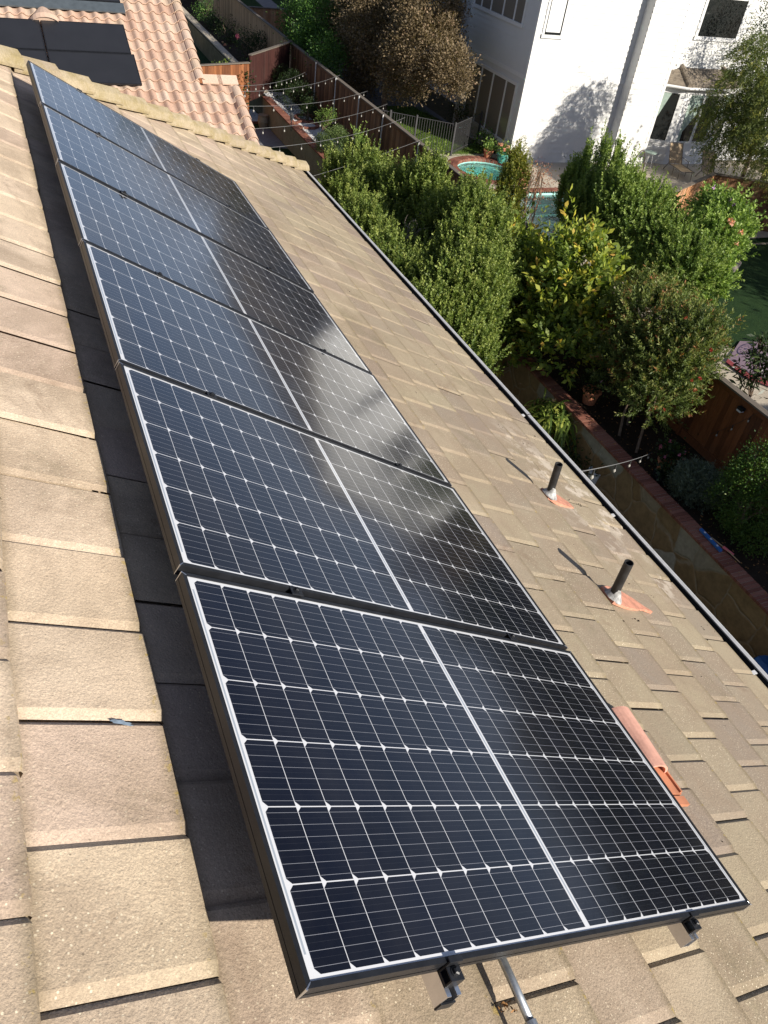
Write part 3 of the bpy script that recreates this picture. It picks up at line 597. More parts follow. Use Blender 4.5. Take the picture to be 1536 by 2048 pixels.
# clay pieces left beside the array
r = thing('clay_barrel_tile', 'half-round pink clay tile lying by the lower edge of the nearest solar panel', 'roof tile')
b = MB(); n = 12; vs = []
for (uu, vc, rr) in ((.862, -.375, .074), (.865, -.375, .066), (.602, -.345, .074), (.602, -.345, .062)):
    pass
for rr in (.094, .082):
    for uu, vc in ((.885, -.402), (.595, -.366)):
        for q in range(n + 1):
            a = math.pi * q / n; vs.append(RW(uu, vc + rr * math.cos(a), RT - .012 + rr * .74 * math.sin(a)))
m1 = n + 1
fs = [(q, q+1, m1+q+1, m1+q) for q in range(n)] + [(2*m1+q+1, 2*m1+q, 3*m1+q, 3*m1+q+1) for q in range(n)]
fs += [(q+1, q, 2*m1+q, 2*m1+q+1) for q in range(n)] + [(m1+q, m1+q+1, 3*m1+q+1, 3*m1+q) for q in range(n)] + [(0, m1, 3*m1, 2*m1), (n, 2*m1+n, 3*m1+n, m1+n)]
b.mesh(vs, fs); b.build('barrel', MT['claypink'], r, smooth=False)
b = MB()
r2 = thing('clay_pan_tile', 'flat orange clay tile tucked under the half-round pink tile', 'roof tile')
b.box((.50, -.462, RT - .004), (.70, -.335, RT + .010), M=ROOFM); b.box((.505, -.462, RT + .010), (.70, -.450, RT + .019), M=ROOFM); b.build('pan', MT['clay'], r2)
b = MB(); b.box((.452, -.462, RT - .002), (.490, -.335, RT + .012), M=ROOFM); b.build('lug', MT['clay'], r2)
# blue chalk daub, leaf litter
mr = random.Random(9); b = MB(); pts = []
for q in range(22):
    a = 2*math.pi*q/22; rr = 1 + mr.uniform(-.35, .2); pts.append(RW(.676 + .007 * rr * math.sin(a) + .005 * math.cos(a), 1.818 + .028 * rr * math.cos(a), RT - .0055))
b.face(pts[::-1]); tag(b.build('chalk_daub', MT['paint']), 'small blue grey daub on a tile upslope of the nearest panel', 'mark')
lt = MB()
for q in range(20):
    c = Vector((-.052 + mr.gauss(0, .007), 1.046 + mr.gauss(0, .011), RT + .006 + abs(mr.gauss(0, .010)))); d = Vector((mr.gauss(0, 1), mr.gauss(0, 1), mr.gauss(0, .6))).normalized() * mr.uniform(.005, .012); s = d.cross(Vector((mr.gauss(0, 1), mr.gauss(0, 1), 1))).normalized() * .003
    lt.face([RW(*(c - d)), RW(*(c + s)), RW(*(c + d)), RW(*(c - s))], mr.random())
tag(lt.build('leaf_litter', MT['deadleaf']), 'tuft of dry brown leaves beside the metal conduit', 'leaf litter')
def roof_at(x, y, h):
    d = np.array(CR.T @ np.array([(x - 768) / FPX, (y - 1024) / FPX, 1.0])); Bi = np.array([[1, 0, 0], [0, CA, SA], [0, -SA, CA]])
    d2, c2 = Bi @ d, Bi @ CP; t = (h - c2[2]) / d2[2]; p = c2 + d2 * t; return p[0], p[1]
sp = MB()
spots = [(712, 602), (775, 655), (783, 690), (868, 728), (832, 783), (848, 692), (775, 620), (930, 787), (1040, 765), (1047, 883), (1052, 876), (1060, 886), (1069, 889), (1077, 892), (1143, 998), (1162, 1008), (1205, 905), (1070, 870), (1228, 1055), (1150, 1085), (1401, 1247), (1410, 1256), (1418, 1252), (1425, 1258), (1392, 1250), (1263, 1168), (1310, 1190), (1320, 1220), (1330, 1227), (1268, 1236), (1278, 1240), (1345, 1295), (1520, 1402), (1515, 1392), (1408, 1352), (1440, 1345), (960, 745), (700, 580), (1455, 1450), (1390, 1660), (1445, 1680), (530, 620), (1000, 850), (1245, 1240), (1420, 1276)]
for (x, y) in spots:
    u, v = roof_at(x, y, RT); 
    for q in range(mr.choice((1, 1, 2, 3))):
        du, dv = mr.gauss(0, .012), mr.gauss(0, .012); s = mr.uniform(.004, .010); a = mr.uniform(0, 3.1)
        kk = math.floor((1.715 - v - dv) / PITCH) + 1; hz = RT - .0285 * ((v + dv) - (1.715 - PITCH * kk)) / PITCH
        c, s2 = math.cos(a) * s, math.sin(a) * s
        b0 = [(u+du+c, v+dv+s2*.6), (u+du-s2*.5, v+dv+c*.5), (u+du-c, v+dv-s2*.6), (u+du+s2*.5, v+dv-c*.5)]
        vs = [RW(*p, hz + .0005) for p in b0] + [RW(u+du, v+dv, hz + s * .8)]
        sp.mesh(vs, [(0, 1, 4), (1, 2, 4), (2, 3, 4), (3, 0, 4)], mr.random())
tag(sp.build('roof_debris', MT['soil']), kind='stuff')

# ================================================================== neighbour's barrel-tile roof with black panels
nb = thing('barrel_tile_house', 'neighbouring house with peach barrel-tile roof and flat black panels', 'house', (18, 2, ZL))
SL = .433; SLC = math.cos(math.atan(SL)); zr = lambda x: -1.19 + SL * (x - 21.8)
XN, YN = Vector((1, 0, SL)).normalized(), Vector((0, 1, 0)); NN = XN.cross(YN)
br = MB(); nrg = random.Random(11)
TWd, TC = .258, .33
def ytile_edge(x): return -2.52 if x > 19.15 else -3.28
for i in range(-1, 37):
    x0 = 15.2 + i * TC * SLC
    for j in range(0, 34):
        ya = 5.0 - (j + 1) * TWd
        if ya < ytile_edge(x0 + .25) + .02: continue
        P0 = Vector((x0, ya, zr(x0))); vs = []; tt = nrg.random(); n = 10; lift = nrg.uniform(0, .004)
        for s_, hh in ((0, .046), (TC + .03, .0)):
            for q in range(n + 1):
                f = q / n
                z = .050 * math.sin(math.pi * (f - .0) / .58) if f < .58 else -.016 * math.sin(math.pi * (f - .58) / .42)
                vs.append(P0 + XN * s_ + Vector((0, f * TWd * 1.02, 0)) + NN * (z + hh + lift))
        for q in range(n + 1):
            vs.append(vs[q] - NN * .022)
        fs = [(q+1, q, n+1+q, n+1+q+1) for q in range(n)] + [(q, q+1, 2*(n+1)+q+1, 2*(n+1)+q) for q in range(n)]
        br.mesh(vs, fs, tt)
br.build('roof', MT['sbarrel'], nb, smooth=False)
b = MB(); b.face([(14.5, 6, zr(14.5) - .06), (14.5, -3.2, zr(14.5) - .06), (19.1, -3.2, zr(19.1) - .06), (19.1, -2.45, zr(19.1) - .06), (27.5, -2.45, zr(27.5) - .06), (27.5, 6, zr(27.5) - .06)][::-1], .1)
b.face([(27.5, 6, zr(27.5) - .06), (27.5, -2.45, zr(27.5) - .06), (39, -2.45, zr(16)), (39, 6, zr(16))], .4); b.build('roof_deck', MT['sbarrel'], nb)
rk = MB()                              # half-round tiles along the rake edge
def rake(xa, xb, y):
    n = int((xb - xa) / (TC * SLC)); 
    for i in range(n):
        p0 = Vector((xa + i * TC * SLC, y, zr(xa + i * TC * SLC))); tt = nrg.random(); vs = []; m = 9
        for s_, hh, rr in ((0, .075, .125), (TC + .03, .042, .112)):
            for q in range(m + 1):
                a = math.pi * q / m; vs.append(p0 + XN * s_ + Vector((0, math.cos(a) * rr, 0)) + NN * (hh + rr * math.sin(a) - .03))
        for q in range(m + 1): vs.append(vs[q] - NN * .02)
        rk.mesh(vs, [(q, q+1, m+1+q+1, m+1+q) for q in range(m)] + [(q+1, q, 2*(m+1)+q, 2*(m+1)+q+1) for q in range(m)], tt)
rake(19.12, 27.5, -2.50); rake(14.7, 19.15, -3.25)
for i in range(2):                     # flat caps closing the step in the rake
    p = Vector((19.12, -2.58 - .36 * i, zr(19.12) + .10)); vs = [p + XN * a + Vector((0, b_, 0)) + NN * c_ for a, b_, c_ in ((-.12, .05, .0), (-.12, -.40, .0), (.13, -.40, .03), (.13, .05, .03), (-.12, .05, -.03), (-.12, -.40, -.03), (.13, -.40, -.0), (.13, .05, -.0))]
    rk.mesh(vs, [(0, 3, 2, 1), (0, 1, 5, 4), (1, 2, 6, 5), (2, 3, 7, 6), (3, 0, 4, 7)], .55 + .2 * i)
rk.build('rake_tiles', MT['sbarrel'], nb)
b = MB(); b.box((15.6, -2.9, ZL), (36, 5.6, zr(15.6) - .3)); b.build('wall', MT['stucco'], nb)
b = MB(); vs = []; m = 10              # arched roof vent above the lower panels
for s_, rr in ((-.10, .30), (.06, .30), (.55, .04)):
    for q in range(m + 1):
        a = math.pi * q / m; vs.append(Vector((20.72, .50, zr(20.72) + .03)) + XN * s_ + Vector((0, math.cos(a) * rr, 0)) + NN * (.19 * math.sin(a) * (rr / .30) + .02))
b.mesh(vs, [(i*(m+1)+q, i*(m+1)+q+1, (i+1)*(m+1)+q+1, (i+1)*(m+1)+q) for i in range(2) for q in range(m)])
b.face([vs[q] + XN * .03 for q in range(m + 1)][::-1]); b.build('roof_vent', MT['sbarrel'], nb)
def dark_panel(x0, x1, y0, y1, lab):
    r = thing('black_panel', lab, 'solar panel', (0, 0, 0), 'black panels on the barrel-tile roof')
    S = lambda x, y, h: Vector((x, y, zr(x))) + NN * h
    b = MB()
    for (a0, a1, c0, c1) in ((x0, x0 + .02, y0, y1), (x1 - .02, x1, y0, y1), (x0 + .02, x1 - .02, y0, y0 + .02), (x0 + .02, x1 - .02, y1 - .02, y1)):
        vs = [S(a0, c0, .10), S(a1, c0, .10), S(a1, c1, .10), S(a0, c1, .10), S(a0, c0, .14), S(a1, c0, .14), S(a1, c1, .14), S(a0, c1, .14)]
        b.mesh(vs, [(3,2,1,0),(4,5,6,7),(0,1,5,4),(1,2,6,5),(2,3,7,6),(3,0,4,7)])
    b.build('frame', MT['black'], r)
    b = MB(); b.face([S(x0 + .02, y0 + .02, .136), S(x1 - .02, y0 + .02, .136), S(x1 - .02, y1 - .02, .136), S(x0 + .02, y1 - .02, .136)]); b.build('glass', MT['sheath'], r)
    return r
dark_panel(19.80, 20.68, -1.13, .60, 'black flat panel below the arched roof vent, beside bare barrel tiles')
dark_panel(19.80, 20.68, .63, 2.36, 'black flat panel level with the arched roof vent, cut by the photo edge')
dark_panel(18.89, 19.77, -1.18, .60, 'black flat panel lowest on the barrel roof, near its bare tile columns')
dark_panel(18.89, 19.77, .63, 2.36, 'black flat panel lowest on the barrel roof, mostly behind the hip tiles')
dark_panel(21.40, 22.28, -1.20, .53, 'black flat panel above the grey flashing, beside bare barrel tiles')
dark_panel(21.40, 22.28, .56, 2.29, 'black flat panel above the grey flashing, in the photo corner')
b = MB(); S = lambda x, y, h: Vector((x, y, zr(x))) + NN * h
b.face([S(21.12, -1.26, .105), S(21.12, 2.6, .105), S(21.37, 2.6, .135), S(21.37, -1.26, .135)][::-1]); b.face([S(21.12, -1.26, .105), S(21.37, -1.26, .135), S(21.37, -1.26, .0), S(21.12, -1.26, .0)]); b.face([S(21.12, -1.26, .105), S(21.12, 2.6, .105), S(21.12, 2.6, .075), S(21.12, -1.26, .075)])
tag(b.build('panel_skirt', MT['flashing']), 'long blue grey metal flashing along the upper black panels', 'flashing')

# ================================================================== retaining walls and fences
def cap_bricks(mb, x0, x1, ya, yb, z, step=.086, rs=random.Random(2)):
    x = x0
    while x < x1:
        j = rs.gauss(0, .002); mb.box((x + .004, ya + j, z - .062), (x + step - .006, yb + j, z + rs.gauss(0, .002)), rs.random()); x += step
rw_ = thing('retaining_wall', 'long garden retaining wall with red brick cap, stone-faced near the house and plain farther off', 'retaining wall', (20, YW - .1, ZL))
b = MB(); b.box((-6, YW - .2, ZL), (15.5, YW, -7.215)); b.build('stone_face', MT['flag'], rw_)
b = MB()
for i in range(14):
    x0 = 15.5 + i * 1.58; b.box((x0 + .012, YW - .2, ZL), (x0 + 1.568, YW, -7.215))
b.box((15.5, YW - .19, ZL), (37.6, YW - .02, -7.22)); b.build('stucco_face', MT['stucco'], rw_)
b = MB(); cap_bricks(b, -2, 37.5, YW - .30, YW + .045, -7.15); b.build('brick_cap', MT['brick'], rw_)
b = MB(); b.box((-2, YW - .285, -7.214), (37.5, YW + .03, -7.158)); b.build('mortar_bed', MT['concrete'], rw_)
fw = thing('block_wall', 'low grey block wall round the rose bed beyond the dark fence', 'retaining wall', (50, -9.5, ZL))
b = MB(); b.box((38.6, -9.75, ZL), (78, -9.5, -7.26)); b.build('block_face', MT['block'], fw)
b = MB(); x = 38.6
while x < 78: b.box((x + .006, -9.80, -7.255), (x + .4, -9.42, -7.19), .5); x += .41
b.build('block_cap', MT['concrete'], fw)

frs = random.Random(21)
def fence(name, label, A, Bp, zt, zb, mat, railmat='rail', bw=.14, side=1, posts=(), kick=True, tstep=None, group='wooden fences', frame=False, zfun=None):
    A, Bp = Vector((*A, 0)), Vector((*Bp, 0)); d = Bp - A; L = d.length; d.normalize(); nrm = Vector((-d.y, d.x, 0)) * side
    M = Matrix(((d.x, nrm.x, 0, A.x), (d.y, nrm.y, 0, A.y), (0, 0, 1, 0), (0, 0, 0, 1)))
    r = thing(name, label, 'fence', (A.x, A.y, zb), group); b = MB(); x = 0
    while x < L - .01:
        e = min(x + bw - .006, L); b.box((x, frs.gauss(0, .002), zb + (.2 if kick else .02)), (e, .02 + frs.gauss(0, .001), zt - .055), frs.random(), M=M); x += bw
    b.build('board_panel', MT[mat], r)
    b = MB(); b.box((0, -.07, zt - .052), (L, .09, zt - .012), .5, M=M); b.build('cap_rail', MT[railmat], r)
    b = MB(); b.box((0, .024, zt - .17), (L, .05, zt - .056), .4, M=M)
    b.build('rail_board', MT[mat], r)
    if kick: b = MB(); b.box((0, -.005, zb), (L, .045, zb + .196), .4, M=M); b.build('kick_board', MT[mat], r)
    for p in posts:
        b = MB(); b.box((p - .045, .022, zb + .01), (p + .045, .10, zt - .054), .3, M=M); b.build('post', MT[mat], r)
    return r
# long rear fence (three stretches with their own stain)
FT = -5.516
fence('wooden_fence', 'long brown fence behind the retaining wall, crossed by string lights', (40.7, YF), (14.4, YF), FT, ZB, 'fence', side=-1, posts=[1.3, 3.8, 6.3, 11.6, 14.9, 17.5, 20, 22.5, 25])
fence('wooden_fence', 'red-brown stretch of fence with a small solar light, beside the sunlit concrete', (14.39, YF), (-6, YF), FT, ZB, 'fencered', side=-1, bw=.145, posts=[1.5, 4, 6.5, 9])
fence('wooden_fence', 'pale tan fence behind the rose bed, top left of the brown tree', (76, YF), (40.71, YF), FT + .02, ZB, 'fencetan', side=-1, posts=[])
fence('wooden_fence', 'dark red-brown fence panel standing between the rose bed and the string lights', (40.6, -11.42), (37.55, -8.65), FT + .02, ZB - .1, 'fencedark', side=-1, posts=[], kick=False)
fence('wooden_fence', 'low reddish fence below the rose bed, joined to the dark fence panel', (37.5, -8.60), (36.3, -5.2), -5.78, ZL, 'fencered', side=-1, posts=[1.5, 3.0], kick=False)
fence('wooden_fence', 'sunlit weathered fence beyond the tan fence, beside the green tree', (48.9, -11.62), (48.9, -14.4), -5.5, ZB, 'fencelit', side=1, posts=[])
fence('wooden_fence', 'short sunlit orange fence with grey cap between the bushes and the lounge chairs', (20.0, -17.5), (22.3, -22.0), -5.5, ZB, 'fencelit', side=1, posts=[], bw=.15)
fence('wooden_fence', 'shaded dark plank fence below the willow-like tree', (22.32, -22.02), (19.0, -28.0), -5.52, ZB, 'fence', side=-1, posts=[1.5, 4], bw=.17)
for px_, py_, lab in ((1487, 815, 'small black solar light on the red-brown fence'),):
    c = at(px_, py_, Y=YF + .04); r = thing('fence_light', lab, 'solar light', c); b = MB()
    b.box((c.x - .07, c.y, c.z - .05), (c.x + .07, c.y + .10, c.z + .01)); b.build('housing', MT['black'], r)
    b = MB(); b.box((c.x - .055, c.y + .01, c.z - .085), (c.x + .055, c.y + .11, c.z - .052)); b.build('lens', MT['potw'], r)

# ================================================================== white house
wh = thing('white_house', 'two-storey white clapboard house with chimney chase and bay window', 'house', (32, -22, ZB))
ZT = -.35
def siding(mb, a, b_, z0, z1, out, lap=.205):
    a, b_ = Vector((*a, 0)), Vector((*b_, 0)); o = Vector((*out, 0)); z = z0
    while z < z1 - .01:
        zz = min(z + lap, z1); lo, hi = o * .022, o * .001
        mb.face([a + lo + Vector((0, 0, z)), b_ + lo + Vector((0, 0, z)), b_ + hi + Vector((0, 0, zz)), a + hi + Vector((0, 0, zz))], .5)
        mb.face([a + Vector((0, 0, z)), b_ + Vector((0, 0, z)), b_ + lo + Vector((0, 0, z)), a + lo + Vector((0, 0, z))], .5); z = zz
XA, XB, XC, YA = 28.9, 28.4, 29.2, -17.3
b = MB()
siding(b, (XA, -22.05), (XA, YA), ZB, ZT, (-1, 0)); siding(b, (XB, -23.82), (XB, -22.05), ZB, ZT, (-1, 0)); siding(b, (XA, -22.05), (XB, -22.05), ZB, ZT, (0, 1))
siding(b, (XB, -23.82), (XC, -23.82), ZB, ZT, (0, -1)); siding(b, (XC, -33), (XC, -23.82), ZB, ZT, (-1, 0)); siding(b, (XA, YA), (34.2, YA), ZB, ZT, (0, 1))
siding(b, (34.2, YA), (34.2, -19.2), ZB, ZT, (1, 0)); siding(b, (34.2, -19.2), (46, -19.2), ZB, ZT, (0, 1)); siding(b, (46, -19.2), (46, -33), ZB, ZT, (1, 0))
b.build('wall', MT['white'], wh)
b = MB()                               # corner boards, belly band, base boards
b.box((XA - .022, YA - .10, ZB), (XA, YA + .024, ZT)); b.box((XA, YA + .001, ZB), (XA + .10, YA + .024, ZT)); b.box((XB - .022, -23.84, ZB), (XB, -23.70, ZT)); b.box((XC - .022, -23.98, -3.4), (XC, -23.83, ZT))
b.box((XA - .03, -22.04, -4.17), (XA - .001, YA - .11, -4.02)); b.box((XA + .11, YA + .002, -4.17), (34.2, YA + .03, -4.02)); b.build('trim_board', MT['trim'], wh)
b = MB()
RY, RZ = -25.15, 2.75
for sgn, yo in ((1, -16.6), (-1, -33.7)):
    b.face([(28.0, yo, ZT), (47, yo, ZT), (47, RY, RZ), (28.0, RY, RZ)][::sgn], .45); b.face([(28.0, yo, ZT - .12), (28.0, RY, RZ - .12), (28.0, RY, RZ), (28.0, yo, ZT)], .4)
    b.face([(28.0, yo, ZT - .12), (47, yo, ZT - .12), (47, RY, RZ - .12), (28.0, RY, RZ - .12)][::-sgn], .3)
b.build('roof', MT['shingle'], wh)
b = MB(); b.face([(28.42, -33, ZT - .05), (28.42, YA, ZT - .05), (28.42, YA, ZT), (28.42, RY, RZ - .3), (28.42, -33, ZT)]); b.face([(28.42, -33, ZT - .05), (28.42, YA, ZT - .05), (29.25, YA, ZT - .05), (29.25, -33, ZT - .05)]); b.build('reflection_gable', MT['white'], wh)  # unseen white gable end, added to extend the pale reflection in the panels
b = MB(); b.box((28.2, -16.59, ZT - .1), (46.8, -16.48, ZT + .03)); b.build('gutter', MT['trim'], wh)
def window(face, u0, u1, z0, z1, mull, glass='glass', fr=.09, depth=.05, extra=None, name='window'):
    """face: (axis, value, outward sign); u along the other horizontal axis"""
    ax, val, sg = face; b = MB(); mb2 = MB()
    def bx(m_, ua, ub, za, zb, d0, d1):
        lo, hi = sorted((val + sg * d0, val + sg * d1))
        if ax == 'X': m_.box((lo, ua, za), (hi, ub, zb))
        else: m_.box((ua, lo, za), (ub, hi, zb))
    bx(b, u0, u1, z1 - fr, z1, .0, depth); bx(b, u0 - .03, u1 + .03, z0 - .04, z0 + fr * .8, .0, depth + .03)
    us = [u0] + mull + [u1]
    for i, u in enumerate(us):
        wd = fr if i in (0, len(us) - 1) else fr * .75; ua = u if i == 0 else (u - wd if i == len(us) - 1 else u - wd / 2)
        bx(b, ua, ua + wd, z0 + fr * .8, z1 - fr, .0, depth - .004)
    f = b.build(name, MT['trim'], wh)
    bx(mb2, u0 + fr * .5, u1 - fr * .5, z0 + .03, z1 - fr * .5, -.06, .024); mb2.build('pane', MT[glass], f)
    if extra:
        e = MB(); bx(e, *extra[0], .025, .028); e.build(extra[2], MT[extra[1]], f)
    return f
window(('X', XA, -1), -18.50, -17.58, -2.66, -.9, [], extra=((-18.36, -17.72, -2.50, -1.0), 'blind', 'blind'))
window(('Y', YA, 1), 29.35, 33.4, -6.68, -4.38, [30.2, 31.3, 32.3], 'glasswarm', .12)
window(('Y', YA, 1), 29.85, 34.0, -2.55, -.85, [30.6, 31.5, 32.5, 33.3], 'glasswarm', .11)
window(('Y', -19.2, 1), 35.2, 37.2, ZB + .15, -4.9, [36.2], 'glass', .1)
window(('X', XC, -1), -27.55, -25.20, -2.44, -.85, [], 'glass', .13)
# bay window
bay = MB(); bp = [(XC, -23.84), (28.62, -25.20), (28.62, -27.4), (XC, -28.6)]
for a, b_ in zip(bp, bp[1:]):
    d = Vector((b_[0] - a[0], b_[1] - a[1], 0)).normalized(); o = (d.y, -d.x) if d.y * 1 < 0 else (-d.y, d.x)
    o = (-abs(d.y), d.x * (1 if d.y < 0 else -1) * -1)
    nrm = Vector((d.y, -d.x)); nrm = nrm if nrm.x < 0 else -nrm
    siding(bay, b_, a, ZB, -6.36, nrm, .2)
    P = lambda t, q, z: (a[0] + (b_[0] - a[0]) * t + nrm.x * q, a[1] + (b_[1] - a[1]) * t + nrm.y * q, z)
    def seg(t0, t1, z0, z1, q0, q1):
        vs = [P(t0, q0, z0), P(t1, q0, z0), P(t1, q1, z0), P(t0, q1, z0), P(t0, q0, z1), P(t1, q0, z1), P(t1, q1, z1), P(t0, q1, z1)]
        bay.mesh(vs, [(3,2,1,0),(4,5,6,7),(0,1,5,4),(1,2,6,5),(2,3,7,6),(3,0,4,7)])
    seg(0, 1, -6.42, -6.30, 0, .05); seg(0, 1, -4.42, -4.16, 0, .03); seg(0, .16, -6.30, -4.42, 0, .035); seg(.86, 1, -6.30, -4.42, 0, .035)
    if a[1] < -25 and a[1] > -26: seg(.5, .56, -6.30, -4.42, 0, .025)
bo = bay.build('bay_window', MT['trim'], wh)
g = MB(); cus = []
for a, b_ in zip(bp, bp[1:]):
    g.face([(*a, -6.36), (*b_, -6.36), (*b_, -4.3), (*a, -4.3)])
    d = Vector((b_[0] - a[0], b_[1] - a[1], 0)); nrm = Vector((d.y, -d.x, 0)).normalized(); nrm = nrm if nrm.x < 0 else -nrm
    Q = lambda t, z: tuple(Vector((a[0], a[1], z)) + d * t + nrm * .006)
    cu = MB(); cu.face([Q(.17, -4.42), Q(.62, -4.42), Q(.42, -5.3), Q(.24, -5.9), Q(.24, -6.28), Q(.17, -6.28)]); cus.append(cu)
g.build('pane', MT['glass'], bo); [c_.build('curtain', MT['curtain'], bo) for c_ in cus]
b = MB(); ep = [(XC, -23.55), (28.32, -25.05), (28.32, -27.55), (XC, -28.95)]; tp = [(XC, -24.75), (XC, -25.05), (XC, -27.35), (XC, -27.7)]
for i in range(3):
    a0, a1, t0, t1 = ep[i], ep[i+1], tp[i], tp[i+1]
    for q in range(3):
        f0, f1 = q / 3, (q + 1) / 3; I = lambda e, t, f, dz=0: (e[0] + (t[0] - e[0]) * f, e[1] + (t[1] - e[1]) * f, -4.06 + .55 * f + dz)
        b.face([I(a0, t0, f0, .03), I(a1, t1, f0, .03), I(a1, t1, f1), I(a0, t0, f1)], frs.random()); b.face([I(a0, t0, f0, -.02), I(a1, t1, f0, -.02), I(a1, t1, f0, .03), I(a0, t0, f0, .03)], .2)
b.build('bay_roof', MT['shingle'], wh)
for e, t in ((ep[1], tp[1]), (ep[2], tp[2])):
    b = MB()
    for q in range(3):
        f0, f1 = q / 3, (q + 1.15) / 3; I = lambda f, dz: Vector((e[0] + (t[0] - e[0]) * f, e[1] + (t[1] - e[1]) * f, -4.03 + .55 * f + dz)); b.tube([I(f0, .02), I(f1, .0)], [.12, .10], 8, frs.random())
    b.build('bay_hip', MT['shingle'], wh)
b = MB()
for a, c_ in zip(ep, ep[1:]): b.tube([(*a, -4.13), (*c_, -4.13)], .055, 8)
b.build('bay_gutter', MT['trim'], wh)

# ================================================================== spa, pool, metal fence, furniture
spa = thing('spa', 'round brick-edged spa with pale turquoise water beside the metal fence', 'spa', (28, -15.9, ZB))
b = MB(); N = 48; c = (28.0, -15.9)
for rr in ((1.30, 1.50), (1.51, 1.70)):
    for k in range(N):
        a0, a1 = 2*math.pi*(k + .06)/N, 2*math.pi*(k + .94)/N
        b.prism([(c[0] + r_ * math.cos(a), c[1] + r_ * math.sin(a)) for r_, a in ((rr[0], a0), (rr[1], a0), (rr[1], a1), (rr[0], a1))], ZB - .05, ZB + (.075 if rr[0] < 1.4 else .06), frs.random())
b.build('brick_rim', MT['brick'], spa)
b = MB(); b.lathe((*c, ZB), [(1.71, .05), (1.31, .052), (1.31, -.06)], N); b.build('mortar_ring', MT['concrete'], spa)
b = MB(); b.lathe((*c, ZB), [(1.31, .05), (1.31, -.42), (.92, -.45), (.9, -1.0), (.01, -1.02)], N); b.build('basin', MT['bowl'], spa)
b = MB(); b.prism([(c[0] + 1.31 * math.cos(2*math.pi*k/N), c[1] + 1.31 * math.sin(2*math.pi*k/N)) for k in range(N)], ZB - .95, ZB - .09); b.build('water', MT['water'], spa)
pool = thing('swimming_pool', 'turquoise swimming pool partly hidden by the upright hedge', 'pool', (23, -17, ZB))
b = MB(); x0, x1, y0, y1 = 20.5, 25.6, -20.2, -14.2
b.face([(x0, y0, ZB - 1.3), (x1, y0, ZB - 1.3), (x1, y1, ZB - 1.3), (x0, y1, ZB - 1.3)])
for (p, q) in (((x0, y0), (x1, y0)), ((x1, y0), (x1, y1)), ((x1, y1), (x0, y1)), ((x0, y1), (x0, y0))): b.face([(*p, ZB - 1.3), (*p, ZB + .02), (*q, ZB + .02), (*q, ZB - 1.3)])
b.build('basin', MT['bowl'], pool)
b = MB(); b.box((x0 + .004, y0 + .004, ZB - 1.25), (x1 - .004, y1 - .004, ZB - .12)); b.build('water', MT['water'], pool)
b = MB(); y = y0 - .3
while y < y1 + .3: b.box((x1, y, ZB - .04), (x1 + .30, y + .095, ZB + .06), frs.random()); y += .105
x = x0
while x < x1: b.box((x, y1, ZB - .04), (x + .095, y1 + .3, ZB + .06), frs.random()); x += .105
b.build('brick_rim', MT['brick'], pool)
hr = thing('pool_handrail', 'thin arched metal handrail at the pool edge near the lounge chairs', 'handrail'); b = MB(); c0 = at(1270, 352, Z=ZB)
b.tube([c0 + Vector((0, .35 - .7 * t, 1.0 * math.sin(math.pi * min(1, .04 + t * .96)) ** .6 + .05)) for t in np.linspace(0, 1, 15)], .022, 8); b.build('rail', MT['bronze'], hr)
mf = thing('metal_fence', 'black metal picket fence between the lawn strip and the spa', 'fence', (31.4, -15, ZB))
def mrun(A, Bp, posts):
    A, Bp = Vector((*A, 0)), Vector((*Bp, 0)); d = (Bp - A); L = d.length; d.normalize(); b = MB(); n = int(L / .105)
    for i in range(n + 1): b.tube([A + d * (i * L / n) + Vector((0, 0, ZB + .06)), A + d * (i * L / n) + Vector((0, 0, -6.07))], .0115, 5)
    b.build('pickets', MT['iron'], mf); b = MB()
    for z in (-6.06, ZB + .16): b.tube([A + Vector((0, 0, z)), Bp + Vector((0, 0, z))], .017, 4)
    b.build('rail', MT['iron'], mf)
    for p in posts:
        c_ = A + d * p; b = MB(); b.box((c_.x - .032, c_.y - .032, ZB), (c_.x + .032, c_.y + .032, -5.98)); b.build('post', MT['iron'], mf)
mrun((31.9, -12.0), (29.75, -15.02), [1.0, 2.1]); mrun((29.75, -15.02), (31.5, -17.2), [0, 2.7])
mrun((31.9, -12.0), (31.9, -12.3), [])

def lounge(lab, x, y, rz):
    r = thing('lounge_chair', lab, 'lounge chair', (0, 0, 0), 'tan lounge chairs by the pool')
    b = MB()
    b.face([(-1.15, -.3, .36), (0, -.3, .33), (0, .3, .33), (-1.15, .3, .36)]); b.build('seat', MT['sling'], r)
    b = MB(); b.face([(.02, -.3, .34), (.42, -.3, 1.06), (.42, .3, 1.06), (.02, .3, .34)]); b.build('backrest', MT['sling'], r)
    b = MB()
    for s in (-.31, .31):
        b.tube([(-1.18, s, .36), (0, s, .33), (.43, s, 1.08)], .017, 6); b.tube([(-.55, s, .0), (-.45, s * 1.05, .56), (.12, s * 1.05, .58), (.20, s, .62)], .014, 6); b.tube([(.05, s, .34), (.32, s, .0)], .014, 6); b.tube([(-1.0, s, .36), (-1.08, s, .0)], .014, 6)
    b.tube([(.43, -.31, 1.08), (.43, .31, 1.08)], .017, 6); b.tube([(-1.18, -.31, .36), (-1.18, .31, .36)], .017, 6); b.build('frame', MT['bronze'], r)
    r.location = (x, y, ZB + .035); r.rotation_euler = (0, 0, rz); return r
lounge('tan sling lounge chair nearest the white house corner, in front of the bay window', 27.6, -25.0, R_(-12))
lounge('tan sling lounge chair beside the short orange fence, half hidden by the willow-like tree', 26.6, -26.0, R_(-10))
st = thing('side_table', 'small grey side table against the white house by the bay', 'side table', (28.1, -24.0, ZB)); b = MB()
